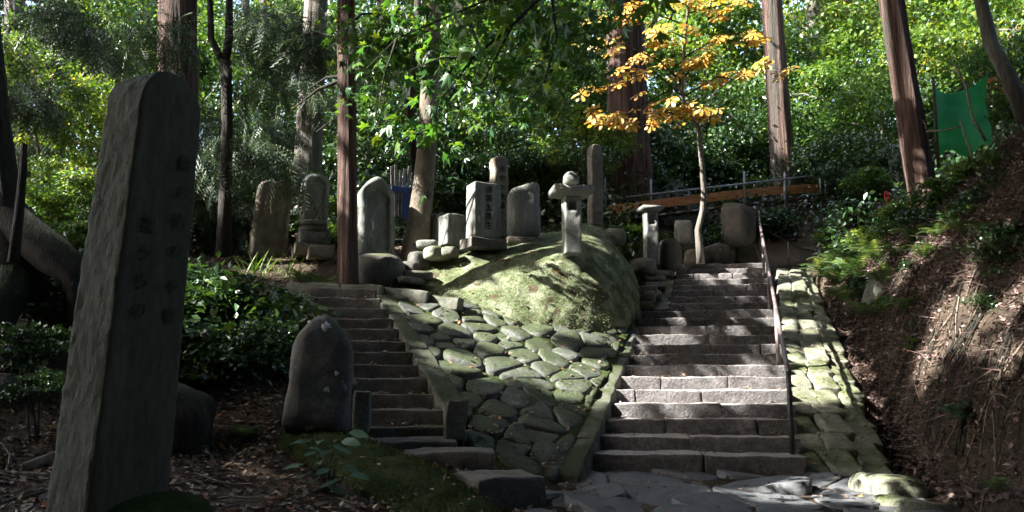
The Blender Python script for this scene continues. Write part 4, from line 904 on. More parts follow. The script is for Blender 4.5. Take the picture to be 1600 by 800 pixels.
for a in [(960, 70, 15, .8), (1000, 30, 15, 1.), (1080, 20, 15, 1.0), (1040, 100, 15, .7), (950, 160, 15, .7), (940, 200, 15, .5), (1040, 180, 15, .6), (1095, 165, 15, .5), (1170, 110, 15, .8), (1150, 130, 15, .5), (1200, 70, 15, .6)]: lit(*a)
for a in [(60, 150, 17, 1.0), (130, 200, 18, .9), (100, 310, 16, .8), (40, 330, 14, .6), (150, 100, 17, .8), (240, 60, 15.5, .5), (270, 30, 15.4, .5), (420, 180, 12.6, .6), (470, 140, 12.4, .4), (330, 250, 13.5, .5), (400, 90, 14, .7), (100, 40, 19, 1.2), (330, 60, 24, 1.4), (440, 250, 20, .8), (560, 240, 20, .8),
          (700, 250, 20, .8), (800, 230, 19, .9), (860, 260, 18, .6), (620, 140, 22, 1.0), (340, 470, 10.5, .35), (400, 450, 11, .3), (300, 520, 9.6, .2), (180, 370, 15, .7), (520, 340, 15.5, .4), (450, 340, 15.5, .35)]: lit(*a)
for a in [(770, 480, 11.9, .34), (830, 486, 11.9, .36), (890, 490, 12.0, .3), (720, 424, 12.6, .3), (1236, 445, 15.4, .42), (1240, 500, 13, .42), (1262, 545, 11.6, .45), (1270, 585, 10.6, .42), (1298, 560, 11.1, .3), (676, 386, 12.9, .36), (727, 330, 12.9, .32), (1130, 606, 10.0, .4), (1040, 610, 10.0, .34), (1170, 585, 10.7, .3), (1120, 430, 16.3, .45), (1515, 552, 9.1, .45), (1320, 408, 14.3, .5), (645, 360, 13.4, .25), (470, 295, 13.5, .26), (535, 315, 11.8, .25)]: lit(*a)
r2 = np.random.default_rng(66)
for a in [(780, 545, 11.0, .3), (800, 530, 11.3, .26), (925, 600, 9.8, .3), (700, 520, 11.3, .22), (950, 560, 10.6, .24), (745, 528, 11.1, .24), (860, 545, 11.0, .16)]: lit(*a)
for j in range(10): lit(r2.uniform(700, 960), r2.uniform(530, 640), r2.uniform(9.3, 11), .09)
for j in range(26): lit(r2.uniform(285, 460), r2.uniform(415, 590), r2.uniform(9.2, 11), .1)
for j in range(3): lit(r2.uniform(340, 440), r2.uniform(690, 790), r2.uniform(6.2, 7.8), .05)
for j in range(5): lit(r2.uniform(60, 120), r2.uniform(480, 640), r2.uniform(7, 8.5), .05)
LP_ = np.array([l[0] for l in LIT]); LR_ = np.array([l[1] for l in LIT])
def in_tunnel(Q, pad=.16, grow=1.0):
    d_ = Q[:, None, :]-LP_[None]; s_ = d_ @ SUN; perp = np.linalg.norm(d_-s_[..., None]*SUN, axis=2)
    jit = 1+.35*Sn(55, 12, 5)(Q)
    return ((perp < (LR_+pad)[None]*grow*jit[:, None]) & (s_ > .3)).any(1)

def trunk_path(base, top, n, wob, seed):
    t = np.linspace(0, 1, n)[:, None]; b, tt = np.asarray(base, float), np.asarray(top, float)
    q = b+(tt-b)*t; r2 = np.random.default_rng(seed); ph = r2.uniform(0, 6.28, 4)
    q[:, 0] += wob*np.sin(t[:, 0]*5+ph[0])*t[:, 0]; q[:, 1] += wob*np.sin(t[:, 0]*4+ph[1])*t[:, 0]
    return q
def trunk_np(base, top, r0, r1, n=44, seg=40, wob=.1, seed=0, flare=.55, flute=.05):
    q = trunk_path(base, top, n, wob, seed); t = np.linspace(0, 1, n); L = np.linalg.norm(np.asarray(top)-np.asarray(base)); h = t*L
    rad = r0+(r1-r0)*t+r0*flare*np.exp(-h/max(r0*1.6, .15))
    return tube_np(q, rad, seg, flute, seed)

def up_to(px0, py0, px1, py1, Y, ztop, lean_y=0.):
    """trunk axis through two pixels at distance Y, carried on up to the height ztop"""
    a, b = P(px0, py0, Y), P(px1, py1, Y+lean_y); d_ = (b-a)/(b[2]-a[2]); return a-d_*.3, a+d_*(ztop-a[2])

trees = []
def add_tree(name, label, base, top, r0, r1, mat, group=None, seed=0, cat='tree', **k):
    base = np.asarray(base, float); o = empty(name, base); tag(o, label, cat, group)
    V, F = trunk_np(base, top, r0, r1, seed=seed, **k)
    obj_np('trunk', (V-base, F), mat, o); trees.append((o, base, np.asarray(top), r0)); return o
TG = 'tall cedars of the grove'
def px_r(px, Y): return px*Y/FPX/2
tall = []
def cedar(label, px0, py0, px1, py1, Y, wpx0, wpx1, ztop, mat=M_CEDAR, seed=0, **k):
    a, b = up_to(px0, py0, px1, py1, Y, ztop); L = ztop-a[2]; h = P(px1, py1, Y)[2]-P(px0, py0, Y)[2]
    r0 = px_r(wpx0, Y); r1 = max(.08, r0-(r0-px_r(wpx1, Y))*min(L/h, 2.5)); o = add_tree('cedar_tree', label, a, b, r0, r1, mat, TG, seed, **k); tall.append((o, a, b)); return o
cedar('slim red brown cedar rising between the narrow stairway and the round shouldered gravestone', 543, 448, 543, 0, 11.8, 32, 25, 20, seed=1, flare=.25)
cedar('thick reddish cedar behind the top of the tall stele', 278, 420, 277, 0, 15.5, 62, 58, 24, seed=2)
cedar('broad grey cedar behind the lotus pedestal pillar', 476, 345, 492, 0, 19.0, 46, 34, 26, M_GREYB, seed=3, flare=.8)
cedar('massive dark cedar behind the stone lantern', 985, 330, 975, 0, 20.0, 70, 50, 30, seed=4, flare=.35)
cedar('straight cedar rising beyond the scaffold plank', 1226, 305, 1205, 0, 22.5, 38, 30, 28, seed=5)
cedar('leaning bark striped cedar on the slope above the ditch', 1446, 330, 1394, 0, 15.0, 44, 34, 22, seed=6, flare=.25)
cedar('far sunlit cedar near the top between two leaning trunks', 1278, 200, 1270, 0, 30, 24, 20, 32, M_GREYB, seed=7)
cedar('far dark cedar left of the leaning cedar', 1330, 200, 1315, 0, 29, 38, 28, 32, seed=8)
cedar('far slim grey cedar right of the slender forked tree', 414, 330, 412, 0, 30, 16, 12, 30, M_GREYB, seed=9)
cedar('far thin dark cedar beside the slender forked tree', 384, 330, 382, 0, 27, 15, 11, 28, M_GREYB, seed=10)
cedar('far cedar behind the pale leaning trunk', 600, 330, 598, 0, 28, 26, 20, 30, seed=11)
cedar('far cedar at the upper left corner', 30, 330, 22, 0, 20, 34, 28, 28, M_GREYB, seed=12)
cedar('far thin cedar behind the orange leaves', 1130, 260, 1128, 0, 33, 20, 15, 32, M_GREYB, seed=13)
cedar('far thin cedar between red brown trunk and grey cedar', 455, 330, 452, 0, 34, 15, 12, 30, M_GREYB, seed=14)
cedar('far cedar behind the tall narrow pillar gravestone', 848, 300, 846, 0, 34, 22, 17, 32, seed=15)
# off to the side of the view: unseen cedars placed to shade the steps, trunks clear of the sun patches
SIDE = []
r2 = np.random.default_rng(5)
def blocked(x, y):
    h2 = SUN[:2]/np.linalg.norm(SUN[:2]); dx = np.array([x, y])-LP_[:, :2]; al = dx @ h2; pe = np.abs(dx[:, 0]*h2[1]-dx[:, 1]*h2[0]); zt = LP_[:, 2]+al*SUN[2]/np.linalg.norm(SUN[:2])
    return float((((pe < LR_+.42) & (al > 0) & (zt < 27))*np.minimum(LR_, .4)).sum())
for (x, y) in [(-9.5, 4.5), (-13, 9), (-8.5, -1.5), (-14, 1), (-18, 6), (-19, 13), (-12, 15.5), (-4, -4), (-22, 1), (-17, 20), (-24, 10), (-9, -7)]:
    cand = np.array([x, y])+r2.uniform(-2.2, 2.2, (60, 2)); cand = cand[(np.abs(cand[:, 0])/np.maximum(cand[:, 1], .1) > .82) | (cand[:, 1] < 0)]
    SIDE.append((*min(cand, key=lambda c_: blocked(*c_)), .38))
for i, (x, y, r0) in enumerate(SIDE):
    z = float(tz(x, y)[0]); b = np.array([x, y, z-.3]); t_ = np.array([x+random.uniform(-.6, .6), y+random.uniform(-.6, .6), z+24])
    o = add_tree('cedar_tree', 'unseen tall cedar outside the picture, placed for its shade', b, t_, r0, .12, M_CEDAR, TG, 40+i, seg=14, n=18); tall.append((o, b, t_))

# far left gnarled trunk with roots
gl = empty('old_tree', P(-5, 440, 9.0)); tag(gl, 'gnarled dark trunk with spreading mossy root at the picture edge', 'tree')
g0 = np.array(gl.location)
obj_np('trunk', (lambda VF: (VF[0]-g0, VF[1]))(tube_np(np.array([P(30, 470, 9.0), P(14, 400, 9.0), P(2, 300, 9.0), P(-8, 200, 9.0), P(-22, 60, 9), P(-40, -150, 9)]), [.40, .27, .19, .17, .16, .14], 18, .07, 4)), M_DARKB, gl)
obj_np('root', (lambda VF: (VF[0]-g0, VF[1]))(tube_np((lambda Q_: np.vstack([Q_, [[Q_[-1][0]+.25, Q_[-1][1]+.05, float(tz(Q_[-1][0]+.25, Q_[-1][1]+.05)[0])-.05], [Q_[-1][0]+.5, Q_[-1][1]+.1, float(tz(Q_[-1][0]+.5, Q_[-1][1]+.1)[0])-.25]]]))(np.array([P(8, 330, 9.0), P(45, 372, 8.95), P(85, 402, 8.9), P(120, 430, 8.9)])), [.2, .23, .22, .19, .15, .08], 16, .12, 5)), M_DARKB, gl)
obj_np('root', (lambda VF: (VF[0]-g0, VF[1]))(tube_np(np.array([P(20, 430, 8.8), P(5, 480, 8.6), P(-20, 560, 8.4)]), [.2, .16, .1], 12, .08, 6)), M_DARKB, gl)
obj_np('dead_stem', (lambda VF: (VF[0]-g0, VF[1]))(tube_np(np.array([P(20, 410, 8.4), P(30, 330, 8.4), P(36, 270, 8.4), P(38, 225, 8.4)]), [.06, .045, .04, .03], 9, .15, 7)), M_DARKB, gl)

# pale smooth maple trunk
pm = empty('maple_tree', P(655, 405, 13.4)); tag(pm, 'pale smooth leaning trunk of the maple beside the small blocks', 'tree'); g0 = np.array(pm.location)
ax = np.array([P(652, 418, 13.4), P(650, 395, 13.4), P(655, 350, 13.4), P(662, 290, 13.4), P(668, 220, 13.4), P(671, 130, 13.5), P(676, 40, 13.6), P(684, -80, 13.8), P(700, -260, 14)])
obj_np('trunk', (lambda VF: (VF[0]-g0, VF[1]))(tube_np(ax, [.33, .25, .2, .18, .165, .155, .14, .12, .08], 20, .02, 8)), M_PALEB, pm)
obj_np('limb', (lambda VF: (VF[0]-g0, VF[1]))(tube_np(np.array([P(650, 290, 13.75), P(642, 200, 13.7), P(640, 150, 13.6), P(650, 60, 13.7), P(655, -60, 14)]), [.05, .07, .08, .08, .05], 10, .05, 9)), M_DARKB, pm)
# slender forked tree on the left
ff = empty('forked_tree', P(352, 330, 13.0)); tag(ff, 'slender dark forked tree left of the leaning brown gravestone', 'tree'); g0 = np.array(ff.location)
for nm, ax, rd in (('trunk', [P(350, 400, 13), P(352, 300, 13), P(355, 200, 13), P(354, 140, 13), P(352, 95, 13)], [.13, .1, .09, .09, .1]), ('limb', [P(352, 100, 13), P(340, 82, 13), P(330, 60, 13), P(328, 0, 13), P(325, -120, 13)], [.08, .06, .055, .05, .04]),
                   ('limb', [P(352, 100, 13), P(358, 60, 13.1), P(358, 0, 13.2), P(360, -120, 13.4)], [.08, .07, .06, .05])):
    obj_np(nm, (lambda VF: (VF[0]-g0, VF[1]))(tube_np(np.array(ax), rd, 12, .06, 3)), M_DARKB, ff)
# leaning thin trunk at the upper right
tl = empty('leaning_tree', P(1600, 170, 12)); tag(tl, 'thin leaning tree crossing the upper corner above the timber stack', 'tree'); g0 = np.array(tl.location)
obj_np('trunk', (lambda VF: (VF[0]-g0, VF[1]))(tube_np(np.array([P(1606, 190, 12), P(1575, 120, 12), P(1548, 70, 12.2), P(1532, 0, 12.3), P(1510, -150, 12.5)]), [.15, .12, .11, .10, .07], 12, .05, 3)), M_GREYB, tl)

# ---- high crowns over the steps: unseen sprays placed along sun rays, gaps cut for the sun patches
r_ = np.random.default_rng(91)
def high_canopy(n, xr, yr, hmin, seed):
    r2 = np.random.default_rng(seed)
    x = r2.uniform(*xr, n); y = r2.uniform(*yr, n); z = tz(x, y)+r2.uniform(0, 3, n); Q = np.c_[x, y, z]
    # rise along the sun direction until above the frame's upper edge
    rr_ = r2.uniform(0, 1, n); k = ~(((x < -1.2) & (y > 14.3) & (rr_ < .9)) | ((x < 2.2) & (y > 15.8) & (rr_ < .85)) | ((y > 18.5) & (rr_ < .35))); x, y, z, Q = x[k], y[k], z[k], Q[k]; n = len(x)
    need = (EYE+.56*y-z+2.2)/(SUN[2]-.56*SUN[1]); s_ = np.maximum(need, (hmin-z)/SUN[2])+r2.uniform(0, 6, n)
    L_ = Q+s_[:, None]*SUN
    return L_
CP = np.vstack([high_canopy(52000, (-10, 11), (2, 22), 10.5, 1), high_canopy(2500, (-14, -6), (2, 12), 11, 3)])
CF = high_canopy(24000, (-18, 16), (17, 38), 14, 2)
CP = np.vstack([CP[Sn(333, 16, 1.3)(CP) > -.75], CF[Sn(334, 16, .55)(CF) > .28]])
CFW = r_.normal(size=CP.shape)*.6; CFW[:, 2] -= .25; CFW = norm(CFW); CSZ = r_.uniform(.42, .72, len(CP))
k = ~in_tunnel(CP+CFW*(CSZ*.45)[:, None], .24); CP = CP[k]; CFW = CFW[k]; CSZ = CSZ[k]
bases = np.array([(t[1]+(t[2]-t[1])*np.clip((14-t[1][2])/(t[2][2]-t[1][2]), 0, 1))[:2] for t in tall])
own = np.argmin(((CP[:, None, :2]-bases[None])**2).sum(2), 1)
for i, (o, b, t_) in enumerate(tall):
    Q = CP[own == i]
    if len(Q) < 5: continue
    n = len(Q); axis = b[None]+(t_-b)[None]*np.clip((Q[:, 2:3]-b[2])/(t_[2]-b[2]), 0, 1)
    fw = CFW[own == i]
    V, F, tn = scatter(T_BIG, Q-np.array(o.location), fw, np.array([0, 0, 1.])+r_.normal(size=(n, 3))*.5, CSZ[own == i], r_.uniform(0, 1, n))
    link('crown', mesh_np('crown', V, F, tint=tn, smooth=False, mat=L_CED), o)
    # boughs that carry them
    pick = r_.choice(n, min(n, 26), replace=False); parts = []
    for j in pick:
        e = Q[j]; zz = max(b[2]+2, e[2]-1.2); a_ = b+(t_-b)*np.clip((zz-b[2])/(t_[2]-b[2]), 0, 1); m_ = (a_+e)/2+np.array([0, 0, .5])
        if in_tunnel(np.array([a_*(1-f_)+m_*f_ for f_ in (.3, .6, 1)]+[m_*(1-f_)+e*f_ for f_ in (.3, .6, 1)]), .1).any(): continue
        parts.append(tube_np(np.array([a_, m_, e])-np.array(o.location), [.06, .04, .015], 5, cap=False))
    if parts: obj_np('boughs', join_np(parts), M_DARKB, o)

# ---- unseen grove trees added behind and beside the viewer to cut skylight: shared crowns
r2 = np.random.default_rng(17); n = 2600; q = norm(r2.normal(size=(n, 3)))*(r2.uniform(0, 1, n)**.5)[:, None]*np.array([4.6, 4.6, 5.5])
V, F, tn = scatter(T_BIG, q, norm(q)+r2.normal(size=(n, 3))*.5, np.array([0, 0, 1.])+r2.normal(size=(n, 3))*.5, r2.uniform(1.0, 1.7, n), r2.uniform(0, 1, n))
GROVE = mesh_np('crown', V, F, tint=tn, smooth=False, mat=L_CED)
for i, (x, y) in enumerate([(-3, -9), (5, -8), (11, -8), (-9, -13), (0, -15), (9, -15), (17, -6), (-15, -15), (-6, -20), (4, -21), (13, -20), (23, -12), (-24, -14), (14, 3), (13, 9.5), (20, 8), (19, 15), (16, 21), (24, 20), (-19, -10), (-30, -8), (-26, 30), (26, -2), (18, -14)]):
    z = float(tz(x, y)[0]); b = np.array([x, y, z-.3]); t_ = np.array([x, y, z+20.])
    o = add_tree('cedar_tree', 'unseen tall cedar outside the picture, placed for its shade', b, t_, .4, .12, M_CEDAR, TG, 80+i, seg=12, n=14)
    link('crown', GROVE, o, (0, 0, 13+(i % 4)*1.2), (0, 0, i*1.1), 1+.1*(i % 3))
    if y < -4 and i % 3: link('crown', GROVE, o, (.5, 0, 5.2), (0, 0, i*.7), (.95, .95, .85))  # low second crown added to block skylight from behind the viewer

# ---- drooping cedar sprays in view
def cedar_foliage(o, blobs, n_each, seed, sc_=(.3, .55)):
    r2 = np.random.default_rng(seed); g = np.array(o.location); Qs = []; D = []
    for (c, rad) in blobs:
        n = int(n_each*rad*rad*1.6); q = r2.normal(size=(n, 3)); q = norm(q)*(r2.uniform(0, 1, n)**.45)[:, None]
        q = q*np.array([rad, rad, rad*.55]); Qs.append(c+q); D.append(q)
    Q = np.vstack(Qs); D = np.vstack(D); k_ = ~in_tunnel(Q, .2); Q = Q[k_]; D = D[k_]; n = len(Q)
    fw = norm(D)*.7+r2.normal(size=(n, 3))*.5; fw[:, 2] -= .65
    V, F, tn = scatter(T_SPRAY, Q-g, fw, np.array([0, 0, 1.])+r2.normal(size=(n, 3))*.4, r2.uniform(*sc_, n), r2.uniform(0, 1, n)**1.3)
    link('crown', mesh_np('crown', V, F, tint=tn, smooth=False, mat=L_CED), o)
BLD = 0
def bl(*a): return [(P(x, y, Y), r_) for x, y, Y, r_ in a]
cedar_foliage(ff, bl((150, 60, 12, 1.0), (60, 40, 12, .9), (230, 50, 13, .8), (120, 120, 12.5, .7), (330, 270, 13.5, .8), (390, 200, 13.5, .8), (420, 250, 13.3, .7), (300, 330, 14, .8), (370, 330, 14, .6), (320, 200, 14.5, .8), (40, 160, 13, .6), (270, 160, 14.5, .5)), 620, 5)
cs = tall[0][0]
cedar_foliage(cs, bl((420, 150, 12.5, .8), (470, 130, 12.3, .6), (440, 220, 12.4, .7), (495, 160, 12.2, .5), (460, 280, 12.6, .35), (400, 120, 13, .6), (500, 60, 12.4, .6), (440, 60, 13, .8), (560, 30, 12, .4)), 620, 6)
g0 = np.array(cs.location)
obj_np('boughs', join_np([tube_np(np.array([P(541, y0, 12), P((541+x1)/2, (y0+y1)/2-8, 12.2), P(x1, y1, 12.4)])-g0, [.03, .022, .01], 6, cap=False) for y0, x1, y1 in ((118, 480, 140), (122, 455, 172), (186, 495, 206), (60, 450, 60), (40, 590, 20))]), M_DARKB, cs)
cedar_foliage(tall[2][0], bl((500, 60, 19, 1.2), (460, 140, 19, 1.1), (520, 150, 19, 1.0), (420, 30, 20, 1.2), (560, 90, 20, 1.1)), 330, 7, (.4, .7))
cedar_foliage(tall[11][0], bl((60, 90, 19, 1.2), (10, 60, 19, 1.2), (110, 30, 19, 1.2), (40, 200, 19, 1.0)), 330, 8, (.4, .7))

# ---- broadleaf crowns
def cloud(n, c, rad, seed, clumps=14, spread=.33, squash=.75):
    """clumped leaf positions through an ellipsoid; returns positions and outward directions"""
    r2 = np.random.default_rng(seed); k = norm(r2.normal(size=(clumps, 3)))*(r2.uniform(.25, 1, clumps)**.6)[:, None]
    i = r2.integers(0, clumps, n); q = k[i]+r2.normal(size=(n, 3))*spread*r2.uniform(.5, 1.15, clumps)[i][:, None]*np.array([1, 1, .55])
    q = q*np.array([rad, rad, rad*squash]); return np.asarray(c)+q, norm(q+1e-6), r2.uniform(-.22, .22, clumps)[i]
def leaf_mesh(n, rad, seed, tpl, size, mat, clumps=14, spread=.3, droop=.35):
    r2 = np.random.default_rng(seed); Q, D, ct = cloud(n, (0, 0, 0), rad, seed, clumps, spread)
    fw = D*.5+r2.normal(size=(n, 3))*.7; fw[:, 2] -= droop
    up = np.array([0, 0, 1.])+r2.normal(size=(n, 3))*.55+np.array([-.25, -.1, 0])
    V, F, tn = scatter(tpl, Q, fw, up, r2.uniform(*size, n), np.clip(r2.normal(.45, .22, n)+ct, 0, 1))
    return mesh_np('crown', V, F, tint=tn, smooth=False, mat=mat)
CR_MID = [leaf_mesh(8500, 2.1, 500+i, T_LEAF, (.10, .175), L_MID, 40, .17) for i in range(3)]
CR_YEL = [leaf_mesh(7000, 2.0, 510+i, T_LEAF, (.10, .175), L_YEL, 40, .17) for i in range(2)]
CR_DRK = [leaf_mesh(8500, 2.1, 520+i, T_LEAF, (.10, .17), L_DARK, 40, .18) for i in range(2)]
SH_DRK = [leaf_mesh(2600, 1.0, 530+i, T_LEAF, (.11, .19), L_DARK, 14) for i in range(2)]
SH_MID = [leaf_mesh(2200, .9, 540+i, T_LEAF, (.11, .18), L_MID, 14) for i in range(2)]
SH_YEL = [leaf_mesh(1500, .8, 550+i, T_LEAF, (.10, .17), L_YEL, 12) for i in range(2)]
def leafy_tree(label, px, py, Y, scale, mesh, group, seed, cat='tree', name='broadleaf_tree'):
    """small broadleaf tree: crown centre at the pixel, trunk down to the ground"""
    c = P(px, py, Y); bx, by = c[0]+random.uniform(-.6, .6), c[1]+random.uniform(-.3, .6); bz = float(tz(bx, by)[0])
    o = empty(name, (bx, by, bz)); tag(o, label, cat, group); g = np.array([bx, by, bz])
    top = c+np.array([0, 0, .5*scale])
    q = trunk_path(g-np.array([0, 0, .2]), top, 9, .25, seed); parts = []
    obj_np('trunk', (lambda VF: (VF[0]-g, VF[1]))(tube_np(q, np.linspace(.075, .02, 9)*scale, 8, .06, seed)), M_GREYB, o)
    r2 = np.random.default_rng(seed)
    for j in range(7):
        s0 = q[4+j % 4]; e = c+norm(r2.normal(size=3))*np.array([1.6, 1.6, 1.0])*scale; parts.append(tube_np(np.array([s0, (s0+e)/2+np.array([0, 0, .15]), e])-g, [.03*scale, .02*scale, .006], 5, cap=False))
    obj_np('branches', join_np(parts), M_GREYB, o)
    link('crown', mesh, o, c-g, (0, 0, random.uniform(0, 6.28)), scale)
    return o
BG = 'small broadleaf trees on the hillside'
# (px, py, Y, scale, meshes, words)
spec = [(60, 130, 17, .7, CR_YEL), (140, 200, 18, .7, CR_YEL), (100, 300, 17, .5, CR_MID), (170, 60, 22, 1.2, CR_MID), (20, 230, 22, 1.0, CR_MID), (230, 180, 21, 1.0, CR_MID), (320, 120, 25, 1.2, CR_MID), (300, 30, 30, 1.3, CR_MID),
        (400, 60, 31, 1.6, CR_MID), (440, 250, 24, 1.0, CR_DRK), (500, 190, 28, 1.3, CR_MID), (560, 250, 22, 1.0, CR_DRK), (600, 160, 24, 1.2, CR_MID), (580, 40, 29, 1.5, CR_MID), (690, 230, 21, 1.0, CR_DRK), (740, 150, 25, 1.3, CR_MID),
        (720, 50, 28, 1.5, CR_MID), (800, 220, 20, .9, CR_MID), (860, 160, 23, 1.1, CR_MID), (850, 60, 27, 1.5, CR_MID), (905, 230, 19, .6, CR_YEL), (900, 110, 25, 1.2, CR_DRK), (1050, 230, 24, 1.0, CR_DRK), (1080, 150, 27, 1.3, CR_MID),
        (1060, 60, 30, 1.6, CR_YEL), (1150, 220, 25, 1.0, CR_DRK), (1160, 90, 30, 1.5, CR_MID), (1250, 230, 25, 1.0, CR_MID), (1290, 150, 26, 1.2, CR_MID), (1250, 60, 31, 1.7, CR_YEL), (1370, 200, 22, .9, CR_MID), (1360, 90, 27, 1.3, CR_YEL), (1350, 20, 31, 1.7, CR_YEL),
        (1480, 60, 24, 1.4, CR_YEL), (1560, 50, 20, 1.2, CR_YEL), (1440, 120, 22, .9, CR_MID), (1590, 110, 16, .6, CR_MID), (1510, 20, 30, 1.7, CR_YEL), (980, 250, 23, .8, CR_DRK), (1340, 260, 21, .7, CR_DRK), (640, 70, 34, 1.8, CR_YEL), (180, 10, 32, 1.3, CR_MID), (80, 20, 30, 1.2, CR_MID), (960, 60, 34, 1.8, CR_YEL), (780, 20, 33, 1.8, CR_MID), (490, 20, 36, 1.4, CR_MID),
        (340, 240, 21, .8, CR_DRK), (250, 270, 18, .6, CR_DRK), (150, 330, 15, .5, CR_MID), (700, 290, 18, .6, CR_DRK), (770, 270, 18, .6, CR_DRK), (870, 270, 18, .6, CR_DRK)]
WORD = {id(CR_YEL): 'yellowing', id(CR_MID): 'mid green', id(CR_DRK): 'dark glossy'}
USED = set()
def uniq(make, px, py):
    for rk_ in range(12):
        t_ = make(beside(px, py, rk_))
        if t_ not in USED: break
    USED.add(t_); return t_
def beside(px, py, rank=0):
    """a findable neighbour for a label"""
    marks = [(278, 60, 'the thick reddish cedar'), (352, 200, 'the slender forked tree'), (30, 100, 'the cedar of the upper left corner'), (220, 110, 'the tall stele top'), (485, 100, 'the broad grey cedar'), (543, 150, 'the slim red brown cedar'), (665, 200, 'the pale maple trunk'), (779, 240, 'the tall narrow pillar gravestone'),
             (820, 270, 'the rounded slanting gravestone'), (894, 280, 'the stone lantern'), (985, 150, 'the massive dark cedar'), (1094, 150, 'the orange leaved tree'), (1212, 150, 'the cedar beyond the scaffold'), (1272, 80, 'the far sunlit cedar'), (1320, 80, 'the far dark cedar'), (1420, 150, 'the leaning cedar'), (1500, 180, 'the green tarpaulin'), (1560, 130, 'the timber stack'), (1150, 290, 'the scaffold plank'), (590, 330, 'the round shouldered gravestone'), (420, 340, 'the leaning brown gravestone'), (350, 350, 'the dim capped grave')]
    m_ = sorted(marks, key=lambda m: (m[0]-px)**2+(m[1]-py)**2)[rank]
    dx, dy = px-m_[0], py-m_[1]
    where = ('above' if dy < 0 else 'below') if abs(dy) > abs(dx) else ('left of' if dx < 0 else 'right of')
    return where+' '+m_[2]
for i, (px, py, Y, s_, ms) in enumerate(spec):
    size = 'large' if s_ > 1.25 else ('medium' if s_ > .75 else 'small')
    far = 'far ' if Y > 26 else ''
    leafy_tree(uniq(lambda b_: f'{far}{size} {WORD[id(ms)]} broadleaf tree {b_}', px, py), px, py, Y, s_, ms[i % len(ms)], BG, 600+i)
